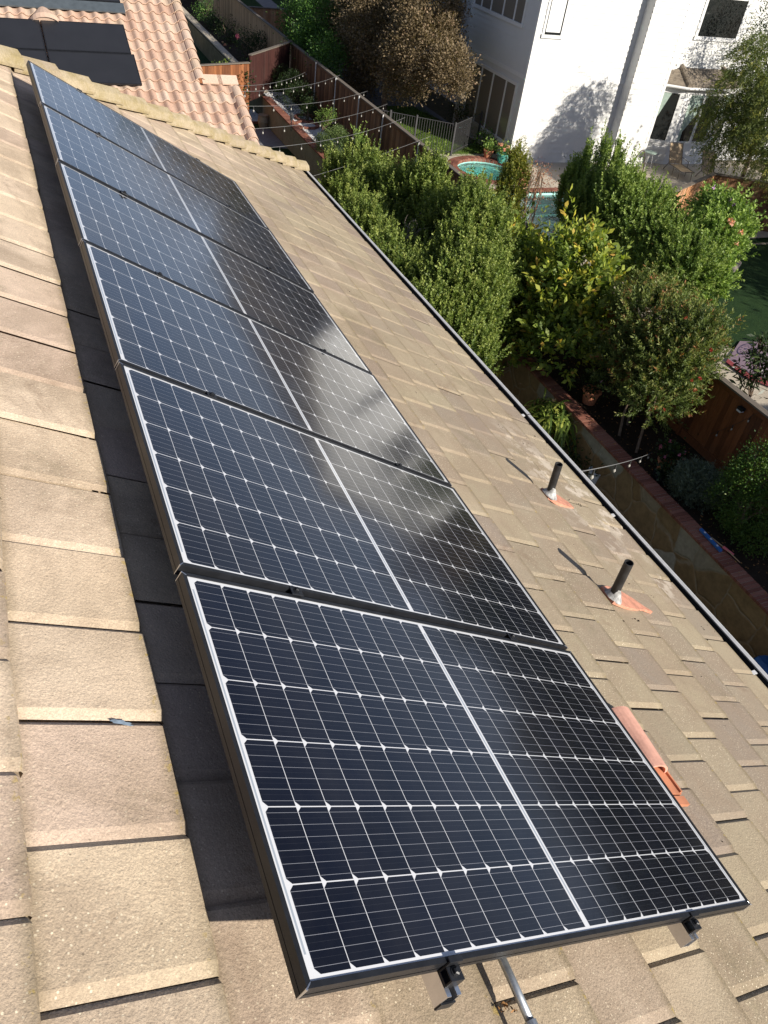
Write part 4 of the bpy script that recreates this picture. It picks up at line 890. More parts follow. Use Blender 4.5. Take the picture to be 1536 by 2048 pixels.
b.lathe((28.15, -23.95, ZB), [(.01, .66), (.26, .66), (.26, .69), (.01, .69)], 20); b.build('tabletop', MT['curtain'], st)
for a in range(3): b = MB(); b.tube([(28.15 + .2 * math.cos(a * 2.1), -23.95 + .2 * math.sin(a * 2.1), ZB), (28.15 + .1 * math.cos(a * 2.1), -23.95 + .1 * math.sin(a * 2.1), ZB + .66)], .012, 6); b.build('leg', MT['trim'], st)

# mat with printed oval, level and stick on the wall cap, tarp
mt = thing('beach_mat', 'mauve mat with a dark oval print and red hem on the lawn edge', 'mat'); b = MB()
q = [at(1452, 724, Z=ZB + .06), at(1480, 682, Z=ZB + .04), at(1640, 690, Z=ZB + .04), at(1560, 782, Z=ZB + .04), at(1494, 756, Z=ZB + .06)]
b.face(q[::-1]); b.face([p - Vector((0, 0, .02)) for p in q]); b.build('cloth', MT['mat'], mt)
b = MB(); hz = Vector((0, 0, .006)); b.face([q[0] + hz, q[4] + hz, q[4] * .8 + q[3] * .2 + hz, q[3] + hz, q[3] * .92 + q[2] * .08 + hz, q[4] * .84 + q[1] * .16 + hz, q[0] * .86 + q[1] * .14 + hz]); b.build('hem', MT['matrim'], mt)
b = MB(); cc = at(1491, 698, Z=ZB + .058); e1 = at(1507, 692, Z=ZB + .058) - cc; e2 = at(1493, 707.5, Z=ZB + .058) - cc
P = lambda a, r_: cc + (e1 * math.cos(a) + e2 * math.sin(a)) * r_
for k in range(40):
    a0, a1 = 2*math.pi*k/40, 2*math.pi*(k+1)/40; b.face([P(a0, .90), P(a0, 1.0), P(a1, 1.0), P(a1, .90)])
prs2 = random.Random(4)
for k in range(9):
    a, r_, s = 2*math.pi*k/9, .58, .15
    b.face([P(a, r_) + (e1 * math.cos(t) + e2 * math.sin(t)) * s * (1 if int(t * 3) % 2 else .45) for t in np.linspace(0, 6.0, 10)])
b.face([P(0, .05) + (e1 * math.cos(t) + e2 * math.sin(t)) * .13 for t in np.linspace(0, 5.6, 8)]); b.build('print', MT['matink'], mt)
lv = thing('spirit_level', 'blue spirit level lying on the red brick wall cap', 'level'); p0, p1 = at(1400, 1060, Z=-7.14), at(1441, 1104, Z=-7.14); d = (p1 - p0).normalized(); n_ = Vector((-d.y, d.x, 0)) * .03
b = MB(); vs = [p + s * n_ + Vector((0, 0, z)) for z in (0, .05) for p in (p0, p1) for s in (-1, 1)]; b.mesh(vs, [(0,1,3,2),(4,6,7,5),(0,4,5,1),(2,3,7,6),(0,2,6,4),(1,5,7,3)]); b.build('body', MT['blue'], lv, bevel=.004)
for t in (.2, .5, .8):
    c_ = p0.lerp(p1, t) + Vector((0, 0, .05)); b = MB(); b.box((c_.x - .022, c_.y - .018, c_.z), (c_.x + .022, c_.y + .018, c_.z + .003)); b.build('vial', MT['potw'], lv)
sk = thing('garden_stick', 'thin bare stick with a pink clip on the wall cap beside the blue level', 'stick'); b = MB(); p0, p1 = at(1423, 1075, Z=-7.11), at(1480, 1125, Z=-7.11); b.tube([p0, p0.lerp(p1, .5) + Vector((0, 0, .02)), p1], [.012, .011, .008], 6); b.build('shaft', MT['stick'], sk)
b = MB(); c_ = p0.lerp(p1, .55); b.tube([c_ + Vector((-.12, -.06, .0)), c_ + Vector((.1, .02, .02))], [.02, .03], 6); b.build('clip', MT['pink'], sk)
tg = MB(); c_ = Vector((3.9, -8.9, ZL)); 
for i in range(8):
    for j in range(8):
        P = lambda i, j: (c_.x - .9 + i * .24 , c_.y - .35 + j * .16, ZL + .5 + .08 * math.sin(i * 1.7 + j) + .05 * math.cos(j * 2.3) - (.45 if i in (0, 8) or j in (0, 8) else 0))
        tg.face([P(i, j), P(i+1, j), P(i+1, j+1), P(i, j+1)])
tag(tg.build('tarp', MT['tarp'], smooth=True), 'blue tarp heaped against the stone wall below the gutter', 'tarp')

# ================================================================== plants
def leafmesh(name, P, D, Ln, wr, tint, mat, parent, fold=.25, rg=rng):
    n = len(P); D = D / (np.linalg.norm(D, axis=1, keepdims=True) + 1e-9)
    A = rg.normal(size=(n, 3)); A[:, 2] += .7; S = np.cross(D, A); S /= (np.linalg.norm(S, axis=1, keepdims=True) + 1e-9); Nn = np.cross(S, D)
    Ln = np.broadcast_to(np.asarray(Ln, float), (n,))[:, None]
    V = np.empty((n, 4, 3)); mid = P + D * Ln * .5
    V[:, 0] = P; V[:, 1] = mid + S * Ln * wr * .5 + Nn * Ln * wr * fold * .4; V[:, 2] = P + D * Ln - Nn * Ln * .08; V[:, 3] = mid - S * Ln * wr * .5 + Nn * Ln * wr * fold * .4
    me = bpy.data.meshes.new(name); me.vertices.add(n * 4); me.vertices.foreach_set('co', V.ravel())
    me.loops.add(n * 4); me.loops.foreach_set('vertex_index', np.arange(n * 4, dtype=np.int32))
    me.polygons.add(n); me.polygons.foreach_set('loop_start', np.arange(0, n * 4, 4, dtype=np.int32)); me.polygons.foreach_set('loop_total', np.full(n, 4, dtype=np.int32))
    a = me.attributes.new('tint', 'FLOAT', 'FACE'); a.data.foreach_set('value', np.clip(tint, 0, 1).astype(np.float32))
    me.materials.append(mat); me.update(calc_edges=True)
    o = bpy.data.objects.new(name, me); COL.objects.link(o)
    if parent: o.parent = parent; o.matrix_parent_inverse = parent.matrix_basis.inverted()
    return o
def sph(n, rg=rng):
    d = rg.normal(size=(n, 3)); return d / np.linalg.norm(d, axis=1, keepdims=True)
def crown_pts(blobs, ncl, per, cr, rg=rng, shell=.5, lump=.16, zcut=None):
    """leaf clumps through the outer volume of ellipsoid blobs: points, directions, tints"""
    B = np.array(blobs, float); wts = (B[:, 3] * B[:, 4] * B[:, 5]) ** .75; wts /= wts.sum()
    k = rg.choice(len(B), ncl, p=wts); d = sph(ncl, rg); r = shell + (1 - shell) * rg.random(ncl) ** .6
    ph = rg.random(6) * 6.28
    lm = 1 + lump * (np.sin(5 * d[:, 0] + 3 * d[:, 2] + ph[0]) + np.sin(6 * d[:, 1] - 4 * d[:, 2] + ph[1]) * .8 + np.sin(11 * d[:, 0] - 9 * d[:, 1] + 7 * d[:, 2] + ph[2]) * .5)
    C = B[k, :3] + d * B[k, 3:6] * (r * lm)[:, None]
    n = ncl * per; c = np.repeat(np.arange(ncl), per)
    off = rg.normal(size=(n, 3)) * cr * rg.uniform(.6, 1.3, ncl)[c][:, None]
    P = C[c] + off; D = d[c] * .7 + off / cr * .35 + rg.normal(size=(n, 3)) * .55; D[:, 2] += .15
    T = .45 + rg.normal(size=ncl)[c] * .17 + rg.normal(size=n) * .16
    if zcut is not None:
        m = P[:, 2] > zcut; P, D, T = P[m], D[m], T[m]
    return P, D, T
def shoots(blobs, ns, ln, leaf, rg=rng, up=.8, step=.5, whorl=3, lean=.35, shell=.35, zcut=None):
    """upright leafy shoots: leaves spiral along each stem"""
    B = np.array(blobs, float); wts = (B[:, 3] * B[:, 4] * B[:, 5]) ** .7; wts /= wts.sum()
    k = rg.choice(len(B), ns, p=wts); d = sph(ns, rg); d[:, 2] = np.where(rg.random(ns) < .55, np.abs(d[:, 2]), d[:, 2]); r = shell + (1 - shell) * rg.random(ns) ** .55
    C = B[k, :3] + d * B[k, 3:6] * r[:, None]
    A = d * lean + rg.normal(size=(ns, 3)) * .16; A[:, 2] += up; A /= np.linalg.norm(A, axis=1, keepdims=True)
    L = ln * (.45 + .6 * rg.random(ns) + 1.0 * rg.random(ns) ** 7); Ps, Ds, Ts = [], [], []; tb_ = rg.normal(size=ns) * .16
    m = int(ln / (leaf * step)) + 1
    for q in range(m):
        for w_ in range(whorl):
            f = (q + rg.random(ns) * .8) / m; p = C + A * (L * f)[:, None]; a = rg.random(ns) * 6.28
            s1 = np.cross(A, np.array([.3, .2, 1.])); s1 /= np.linalg.norm(s1, axis=1, keepdims=True) + 1e-9; s2 = np.cross(A, s1)
            Ds.append(A * (.45 + .5 * f)[:, None] + (s1 * np.cos(a)[:, None] + s2 * np.sin(a)[:, None]) * .85 + rg.normal(size=(ns, 3)) * .15); Ps.append(p); Ts.append(.28 + .46 * f + tb_ + rg.normal(size=ns) * .11)
    P, D, T = np.concatenate(Ps), np.concatenate(Ds), np.concatenate(Ts)
    if zcut is not None:
        m_ = P[:, 2] > zcut; P, D, T = P[m_], D[m_], T[m_]
    return P, D, T
def limbs(mb, base, tops, r0, rg=random.Random(1), sub=2, tip=.012):
    base = Vector(base)
    for t in tops:
        t = Vector(t); n = 6; path = []
        for i in range(n + 1):
            f = i / n; p = base.lerp(t, f); p += Vector((rg.gauss(0, .05), rg.gauss(0, .05), rg.gauss(0, .03))) * math.sin(math.pi * f) * (t - base).length * .6; path.append(p)
        mb.tube(path, [r0 * (1 - i / n) + tip * (i / n) for i in range(n + 1)], 6)
        for s in range(sub):
            a = path[2 + s % 4]; e = a + Vector((rg.gauss(0, .4), rg.gauss(0, .4), rg.uniform(.2, .6))) * (t - base).length * .35
            mb.tube([a, a.lerp(e, .5) + Vector((rg.gauss(0, .03), rg.gauss(0, .03), .03)), e], [r0 * .45, r0 * .25, tip * .6], 5)
def plant(name, label, cat, base, blobs, mat, kind='shoot', n=600, leaf=.06, ln=.5, wr=.5, group=None, stems=5, r0=.03, trunk='stem', crown='foliage', cr=.16, per=12, up=.8, shell=.5, lump=.16, fill=0, seed=None, whorl=3, zcut=ZL, trunk_top=None, lean=.35):
    rg = np.random.default_rng(seed if seed is not None else abs(int(base[0] * 131 + base[1] * 37)) % 9999); pr = random.Random(int(abs(base[0]) * 71))
    r = thing(name, label, cat, base, group)
    if kind == 'shoot': P, D, T = shoots(blobs, n, ln, leaf, rg, up=up, whorl=whorl, zcut=zcut, lean=lean, shell=shell)
    else: P, D, T = crown_pts(blobs, n, per, cr, rg, shell=shell, lump=lump, zcut=zcut)
    if fill:
        P2, D2, T2 = crown_pts(blobs, fill, 10, .14, rg, shell=.25, lump=.1, zcut=zcut); P, D, T = np.concatenate([P, P2]), np.concatenate([D, D2]), np.concatenate([T, T2 - .2])
    leafmesh(crown, P, D, leaf * rg.uniform(.6, 1.3, len(P)), wr, T, mat, r, rg=rg)
    b = MB(); bl = [bb for bb in blobs]
    tt = Vector(base) if trunk_top is None else Vector(trunk_top)
    if trunk_top is not None: b.tube([Vector(base), Vector(base).lerp(tt, .5) + Vector((pr.gauss(0, .05), pr.gauss(0, .05), 0)), tt], [r0 * 1.25, r0, r0 * .85], 8)
    tops = []
    for q in range(stems):
        bb = pr.choice(bl); tops.append((bb[0] + pr.uniform(-.6, .6) * bb[3], bb[1] + pr.uniform(-.6, .6) * bb[4], bb[2] + pr.uniform(.0, .7) * bb[5]))
    limbs(b, tt, tops, r0 * .8, pr); b.build(trunk, MT['bark'], r)
    return r
def blob(px_, py_, Y, rx, ry, rz): p = at(px_, py_, Y=Y); return (p.x, p.y, p.z, rx, ry, rz)
def gb(b_, z=ZL): return (b_[0], b_[1], z)

# --- hedge shrubs of the lower yard, along the gutter
HG = 'mixed hedge shrubs below the gutter'
def hedge(label, bl, n, seed, mat='hedge', **k):
    kw = dict(n=n, leaf=.062, ln=.42, wr=.48, group=HG, stems=6, seed=seed, fill=n // 5, shell=.45); kw.update(k)
    return plant('hedge_shrub', label, 'shrub', gb(bl[0], ZL if bl[0][1] > YW else ZB), bl, LEAF[mat], **kw)
hedge('narrow upright light green shrub nearest the hip corner of the tiled roof', [blob(668, 405, -8.0, .36, .36, 1.4), blob(655, 360, -8.3, .16, .16, .8)], 420, 1)
hedge('tall light green shrub with feathery upright shoots below the round topiary', [blob(735, 390, -8.4, .85, .8, 1.1), blob(700, 430, -7.9, .65, .65, 1.2), blob(735, 360, -8.6, .35, .35, .8), blob(695, 365, -8.4, .25, .25, .9)], 1300, 2)
hedge('bushy green shrub in front of the string light poles', [blob(805, 405, -8.6, .85, .75, .95), blob(780, 500, -8.0, .85, .8, 1.1), blob(760, 550, -7.3, .75, .75, 1.1)], 1500, 3)
hedge('tall pointed shrub reaching up to the fence top beside the spa', [blob(850, 405, -8.9, .72, .6, .85), blob(843, 355, -9.0, .13, .13, .6), blob(870, 362, -9.0, .17, .17, .6), blob(880, 465, -8.6, .7, .65, .8)], 1200, 4, up=1.0)
hedge('broad shrub with bare twigs showing beside the golden conifer', [blob(945, 445, -8.9, .8, .7, .8), blob(930, 415, -9.1, .36, .36, .4), blob(930, 525, -8.3, .85, .8, .9), blob(985, 480, -9.0, .4, .4, .6)], 1500, 5)
hedge('dense rounded green shrub close against the gutter at the middle of the hedge', [blob(860, 575, -7.6, .9, .85, .95), blob(830, 535, -7.9, .85, .8, .9), blob(910, 610, -7.4, .9, .8, .9)], 1900, 6)
hedge('lowest dense green shrub against the gutter, left of the yellow-green tree', [blob(950, 580, -8.0, .85, .8, .9), blob(930, 650, -7.4, .65, .7, .7), blob(955, 620, -7.8, .6, .6, .8)], 1500, 7)
hedge('low green shrub tight under the gutter, nearest the hip corner', [blob(715, 470, -6.8, .6, .6, .9), blob(690, 420, -7.2, .5, .5, .9), blob(745, 500, -6.9, .6, .6, .8)], 1000, 8)
hedge('green shrub tight under the gutter, below the bare twigs', [blob(800, 590, -6.6, .7, .6, .9), blob(770, 540, -6.7, .6, .6, .9), blob(850, 650, -6.5, .7, .6, .8)], 1200, 9)
hedge('low green shrub tight under the gutter, before the yellow-green tree', [blob(905, 690, -6.9, .6, .5, .7), blob(950, 720, -7.2, .45, .45, .5), blob(985, 560, -8.8, .5, .5, .9)], 1000, 10)
tw = thing('dead_branches', 'bleached bare twigs sticking out of the middle of the green hedge', 'dead branches', at(828, 470, Y=-7.9)); b = MB(); pr = random.Random(8)
c0 = at(825, 475, Y=-7.75)
for q in range(40):
    s_ = c0 + Vector((pr.gauss(0, .3), pr.gauss(0, .25), pr.uniform(-.3, .25))); d_ = Vector((pr.gauss(0, .4), pr.gauss(0, .4), pr.uniform(.3, 1))).normalized(); pth = [s_]
    for k in range(4): d_ = (d_ + Vector((pr.gauss(0, .35), pr.gauss(0, .35), pr.gauss(-.05, .3)))).normalized(); pth.append(pth[-1] + d_ * pr.uniform(.07, .17))
    b.tube(pth, [.010, .009, .007, .005, .003], 5)
b.build('twigs', MT['dead'], tw)

# --- beds behind the retaining wall
plant('golden_conifer', 'narrow yellow-green conifer in front of the spa edge', 'conifer', (18.6, -10.7, ZB), [blob(1022, 395, -10.6, .38, .38, 1.0), blob(1026, 360, -10.6, .24, .24, .75), blob(1005, 450, -10.4, .4, .4, .9)], LEAF['conifer'], n=800, leaf=.07, ln=.35, wr=.28, stems=3, fill=60, seed=11, up=1.2, lean=.5)
plant('russet_shrub', 'thin russet shrub with bare stems in front of the pool', 'shrub', (17.6, -11.1, ZB), [blob(1075, 365, -11.0, .42, .4, .45)], LEAF['redtwig'], kind='clump', n=110, per=7, leaf=.055, wr=.4, stems=12, r0=.012, seed=12, cr=.12)
plant('fruit_tree', 'yellow-green large-leaved tree between the hedge and the bottlebrush tree', 'tree', (15.4, -9.9, ZB),
      [blob(1060, 555, -9.9, .85, .8, .7), blob(1155, 550, -10.2, .75, .7, .75), blob(1020, 600, -9.5, .7, .7, .8), blob(1110, 620, -9.8, 1.0, .8, .8), blob(1010, 700, -9.0, .65, .6, .65), blob(1130, 700, -9.6, .75, .7, .6), blob(1180, 610, -10.1, .5, .5, .6), blob(1020, 505, -10.2, .32, .35, .5), blob(1150, 500, -10.4, .3, .3, .5)], LEAF['yellow'], n=1000, leaf=.165, ln=.6, wr=.48, stems=9, r0=.05, trunk='trunk', crown='crown', seed=13, whorl=2, up=.5, lean=.55, trunk_top=(15.5, -9.9, -6.8), fill=0)
bbt = plant('bottlebrush_tree', 'small bottlebrush tree with two slender bare trunks and red flower heads', 'tree', (11.0, -10.45, ZB),
      [blob(1300, 650, -10.5, .8, .8, .6), blob(1260, 730, -10.3, .7, .8, .65), blob(1345, 720, -10.5, .8, .8, .65), blob(1310, 790, -10.2, .65, .7, .5), blob(1385, 690, -10.7, .5, .5, .6), blob(1290, 610, -10.8, .45, .4, .45)], LEAF['brush'], n=1900, leaf=.08, ln=.45, wr=.28, stems=12, r0=.03, trunk='branches', crown='crown', seed=14, up=.45, lean=.6, trunk_top=(11.05, -10.45, -6.6), fill=260)
for (x0, y0, x1, y1) in ((1238, 872, 1262, 790), (1272, 906, 1305, 815)):
    b = MB(); p, q = at(x0, y0, Z=ZB), at(x1, y1, Y=-10.45); b.tube([p, p.lerp(q, .5) + Vector((.02, .03, 0)), q, q + (q - p) * .5], [.034, .03, .027, .02], 8); b.build('trunk', MT['bark'], bbt)
def flowers(parent, spots, Y, mat, r_, n=26, name='flower', wr=.3):
    for (x, y) in spots:
        c = np.array(at(x, y, Y=Y)); d = sph(n); leafmesh(name, np.repeat(c[None], n, 0) + d * r_ * .15, d, r_, wr, rng.random(n), LEAF[mat], parent)
flowers(bbt, [(1372, 635), (1390, 780), (1384, 760), (1400, 757), (1422, 700), (1328, 820)], -9.75, 'flower', .042)
cact = thing('strap_leaf_plant', 'arching strap-leaved plant spilling over the wall beside the gutter', 'plant', (11.9, -9.0, ZL)); Ps = []; b = MB(); pr = random.Random(31)
c0 = at(1100, 838, Y=-8.9)
for q in range(210):
    a = pr.uniform(0, 6.28); L = pr.uniform(.5, 1.15); s0 = c0 + Vector((pr.gauss(0, .2), pr.gauss(0, .16), pr.gauss(.05, .12))); dv = Vector((math.cos(a), math.sin(a), 0)); tv = pr.random(); rise = pr.uniform(.2, 1.0)
    pts = [s0 + dv * (L * f * .75) + Vector((0, 0, L * (rise * f - 1.15 * f * f))) for f in (0, .2, .4, .6, .8, 1)]; sd_ = Vector((-dv.y, dv.x, .25)) * .023
    for i in range(5):
        w0, w1 = (.7, 1, 1, .95, .75, .15)[i], (.7, 1, 1, .95, .75, .15)[i + 1]; b.face([pts[i] - sd_ * w0, pts[i] + sd_ * w0, pts[i+1] + sd_ * w1, pts[i+1] - sd_ * w1], tv)
b.build('leaves', LEAF['strap'], cact)
b = MB(); b.lathe((c0.x, c0.y, ZL), [(.01, 0), (.16, 0), (.22, .42), (.20, .42), (.19, .36), (.01, .35)], 18); b.build('pot', MT['clay'], cact)
flowers(cact, [(1108, 800), (1120, 902)], -8.75, 'coral', .05, 14)
plant('ground_fern', 'dark leafy plant at the foot of the wall between the strap-leaved plant and white pot', 'plant', (10.9, -9.0, ZL), [(11.0, -8.95, -7.95, .45, .25, .3), (10.5, -9.0, -7.95, .35, .22, .25)], LEAF['shade'], kind='clump', n=90, per=9, leaf=.09, wr=.4, seed=33, stems=4, r0=.01)
wp = thing('flower_pot', 'white plastic pot standing below the stone wall', 'plant pot', (10.25, -9.02, ZL)); pw = at(1193, 962, Z=ZL); b = MB(); b.lathe((pw.x, pw.y + .12, ZL), [(.01, 0), (.115, 0), (.16, .30), (.175, .30), (.175, .33), (.155, .33), (.145, .26), (.01, .25)], 22); b.build('pot', MT['potw'], wp, smooth=False)
def potted(label, base, r_, h, mat, leafm, nl, leaf, ph, fl=None, group='potted plants', flmat='pinkf', flr=.045, seed=1):
    r = thing('potted_plant', label, 'potted plant', base, group); b = MB(); x, y, z = base
    b.lathe(base, [(.01, 0), (r_ * .72, 0), (r_ * .98, h * .86), (r_ * 1.1, h * .86), (r_ * 1.1, h), (r_ * .96, h), (r_ * .92, h * .88), (.01, h * .86)], 22); b.build('pot', MT[mat], r)
    rg = np.random.default_rng(seed); P, D, T = crown_pts([(x, y, z + h + ph * .45, r_ * 1.35, r_ * 1.35, ph * .6)], nl, 8, r_ * .35, rg, shell=.2)
    leafmesh('foliage', P, D, leaf * rg.uniform(.6, 1.3, len(P)), .7, T, LEAF[leafm], r, rg=rg)
    if fl:
        for q in range(fl):
            d = sph(1, rg)[0]; d[2] = abs(d[2]); c = np.array([x, y, z + h + ph * .45]) + d * [r_ * 1.4, r_ * 1.4, ph * .65]; dd = sph(16, rg); leafmesh('flower', np.repeat(c[None], 16, 0), dd, flr, .7, rg.random(16), LEAF[flmat], r)
    return r
potted('terracotta pot of pink geraniums on the bed beside the grey-green shrub', (9.25, -10.12, ZB), .20, .34, 'clay', 'shade', 70, .07, .38, 9, seed=3)
potted('terracotta pot with violet flowers in deep shade behind the brick cap', (12.05, -10.05, ZB), .21, .36, 'clay', 'shade', 50, .07, .4, 2, flmat='violet', seed=4)
potted('small dark pot with a brown leaf beside the geranium pot', (9.0, -9.80, ZB), .16, .2, 'black', 'dark', 26, .09, .2, None, seed=5)
plant('lavender_shrub', 'low round grey-green shrub on the bed between geranium pot and boxwood', 'shrub', (8.35, -10.2, ZB), [(8.40, -10.2, -7.05, .52, .45, .38)], LEAF['lav'], n=1500, leaf=.07, ln=.16, wr=.16, stems=6, r0=.012, seed=15, up=.6, lean=.9, fill=60, shell=.55)
plant('boxwood_shrub', 'large dense round dark green shrub at the photo edge beside the lavender-like shrub', 'shrub', (7.3, -10.45, ZB), [(7.3, -10.4, -6.45, .72, .7, .85), (7.4, -10.4, -5.9, .5, .5, .6), (6.9, -10.4, -6.7, .6, .6, .7)], LEAF['box'], kind='clump', n=1500, per=13, leaf=.045, wr=.55, cr=.07, stems=5, seed=16, shell=.78, lump=.06)
plant('dark_leaf_shrub', 'dark glossy-leaved plant standing against the sunlit concrete', 'shrub', (10.1, -12.9, ZB), [blob(1512, 735, -12.8, .42, .4, .42), blob(1525, 700, -12.9, .3, .3, .3), blob(1500, 775, -12.7, .28, .3, .2)], LEAF['dark'], kind='clump', n=85, per=7, leaf=.19, wr=.28, cr=.07, stems=5, r0=.018, seed=17, shell=.3, trunk_top=(10.05, -12.8, -6.3))

# --- beyond the fence
UP = 'shrubs behind the rear fence'
hedge('tall upright hedge plant with three pointed tops in front of the pool', [blob(1170, 440, -12.5, .62, .6, 1.0), blob(1163, 355, -12.6, .12, .12, .75), blob(1193, 350, -12.6, .13, .13, .8), blob(1220, 360, -12.6, .12, .12, .75), blob(1225, 430, -12.6, .7, .6, 1.0), blob(1135, 400, -12.4, .3, .3, .9)], 1700, 41, 'privet', up=1.15, lean=.2, group=UP, ln=.5)
hedge('wide leafy green bush hiding the middle of the short orange fence', [blob(1285, 425, -13.2, .8, .8, .55), blob(1270, 490, -12.8, .9, .8, .85), blob(1340, 500, -13.2, .85, .8, .7), blob(1370, 540, -12.9, .75, .7, .7), blob(1300, 560, -12.6, .8, .7, .7)], 2100, 42, 'privet', group=UP, up=.45, lean=.6)
hib = hedge('big hibiscus bush with coral red flowers beside the shaded lawn', [blob(1438, 460, -14.4, .62, .6, .55), blob(1425, 420, -14.6, .40, .4, .28), blob(1415, 500, -13.9, .65, .6, .6), blob(1400, 560, -13.4, .55, .5, .5)], 1500, 43, 'hib', group=UP, up=.4, lean=.7, leaf=.07, wr=.55)
flowers(hib, [(1461, 441), (1465, 446), (1482, 465), (1472, 487), (1458, 500), (1452, 510), (1445, 455)], -13.9, 'coral', .075, 20, wr=.6)
flowers(hib, [(1428, 374), (1460, 400), (1466, 408)], -14.4, 'violet', .06, 14, wr=.6)
hoop = thing('lawn_planter', 'grey round planter half hidden behind the hibiscus on the lawn', 'planter', (18.0, -19.7, ZB)); b = MB(); b.lathe((18.02, -19.72, ZB), [(.01, 0), (.26, 0), (.30, .42), (.27, .42), (.25, .36), (.01, .35)], 22); b.build('pot', MT['concrete'], hoop)
b = MB(); b.box((9.6, -24.6, ZB), (22.2, -24.35, ZB + .10)); b.box((20.0, -24.3, ZB), (20.1, -22.0, ZB + .02)); ke = b.build('lawn_kerb', MT['block']); tag(ke, kind='structure')
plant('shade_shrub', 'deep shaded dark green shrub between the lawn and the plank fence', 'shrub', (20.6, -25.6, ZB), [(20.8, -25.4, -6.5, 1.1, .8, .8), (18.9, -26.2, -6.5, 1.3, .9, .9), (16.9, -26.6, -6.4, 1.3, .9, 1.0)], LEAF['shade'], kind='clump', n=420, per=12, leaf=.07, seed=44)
plant('willow_tree', 'tree with drooping yellow-green narrow leaves in front of the bay window', 'tree', (22.9, -24.2, ZB),
      [blob(1470, 240, -22.6, 1.0, 1.0, .9), blob(1500, 170, -22.8, 1.1, 1.0, .9), blob(1520, 280, -22.4, 1.2, 1.0, 1.0), blob(1450, 290, -22.4, .7, .7, .7), blob(1530, 110, -23.2, 1.0, 1.0, .8), blob(1560, 220, -23.2, 1.5, 1.3, 1.2), blob(1425, 215, -22.4, .35, .4, .4), blob(1580, 330, -22.4, 1.2, 1.0, .9)], LEAF['willow'], n=2600, leaf=.115, ln=.7, wr=.2, stems=14, r0=.09, trunk='trunk', crown='crown', seed=45, up=-.75, lean=.6, trunk_top=(22.9, -24, -5.0), whorl=2, shell=.4, fill=160)
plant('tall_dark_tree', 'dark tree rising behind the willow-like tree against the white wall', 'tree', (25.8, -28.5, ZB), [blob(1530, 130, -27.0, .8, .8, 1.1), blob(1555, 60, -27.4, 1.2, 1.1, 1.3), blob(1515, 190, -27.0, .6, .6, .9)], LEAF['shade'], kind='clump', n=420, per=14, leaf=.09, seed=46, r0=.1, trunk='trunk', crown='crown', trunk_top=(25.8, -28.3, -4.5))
plant('plum_tree', 'large bronze-brown leafed tree in front of the white house', 'tree', (36.0, -14.6, ZB),
      [blob(760, 60, -14.5, 1.9, 1.6, 1.3), blob(850, 90, -14.6, 1.5, 1.4, 1.2), blob(690, 70, -14.2, 1.5, 1.4, 1.2), blob(810, 150, -14.3, 1.0, 1.0, .8), blob(900, 140, -14.8, .75, .8, .75), blob(720, 150, -14.0, .9, .9, .7), blob(760, 0, -15, 2.0, 1.7, 1.2), blob(860, 20, -15.0, 1.2, 1.3, 1.0), blob(930, 165, -15, .25, .25, .45), blob(690, -40, -15, 1.9, 1.7, 1.2)], LEAF['brown'], kind='clump', n=9000, per=16, leaf=.09, wr=.65, cr=.18, stems=16, r0=.13, trunk='trunk', crown='crown', seed=47, shell=.55, trunk_top=(36.2, -14.6, -5.9))
plant('green_tree', 'bright green tree left of the bronze-brown tree, over the fence', 'tree', (44.5, -13.0, ZB), [blob(595, 50, -12.6, .9, .9, 1.1), blob(620, 90, -12.4, 1.2, 1.0, 1.0), blob(640, 40, -12.9, 1.2, 1.1, 1.3), blob(600, 110, -12.1, .8, .7, .7), blob(655, 110, -12.3, .9, .8, .8)], LEAF['green'], kind='clump', n=1700, per=14, leaf=.10, seed=48, r0=.09, trunk='trunk', crown='crown', trunk_top=(44.3, -13, -6.2))

# --- far bed, topiaries
TG = 'clipped shrubs along the gravel bed'
def topi(label, bl, n, seed, base=None, mat='topi'):
    return plant('topiary_shrub', label, 'shrub', base or gb(bl[0], ZB), bl, LEAF[mat], kind='clump', n=n, per=11, leaf=.05, cr=.06, group=TG, stems=3, seed=seed, shell=.8, lump=.04, r0=.03, zcut=ZB)
topi('big rounded dark green shrub in front of the dark fence panel', [blob(585, 185, -10.6, .85, .8, .9), blob(565, 160, -10.6, .5, .5, .6), blob(600, 200, -10.4, .7, .7, .7)], 1100, 51, mat='shade')
topi('narrow dark shrub behind the black lantern on the gravel', [blob(618, 238, -10.4, .38, .4, .85)], 420, 52, mat='shade')
topi('sparse pale leafed tuft on a stem above the clipped round shrub', [blob(648, 236, -10.0, .30, .3, .26), blob(660, 230, -10.1, .2, .2, .22)], 90, 53, (32.3, -10.2, ZB), 'hib')
topi('clipped round grey-green shrub beside the sunlit brick cap', [blob(672, 282, -9.9, .52, .5, .48), blob(643, 288, -9.8, .27, .27, .36), blob(655, 300, -9.7, .4, .4, .3)], 900, 54)
topi('clipped shrub low against the hedge under the round grey-green shrub', [blob(678, 330, -9.4, .45, .45, .4)], 350, 55)
plant('thin_shrub', 'thin leafy shoot in front of the brown fence beside the round shrub', 'shrub', (28.6, -10.6, ZB), [blob(716, 282, -10.6, .16, .16, .28), blob(722, 300, -10.6, .2, .2, .4)], LEAF['hib'], n=60, leaf=.06, ln=.4, stems=3, r0=.012, seed=56, whorl=2)
ROSE = 'rose bushes in the far bed'
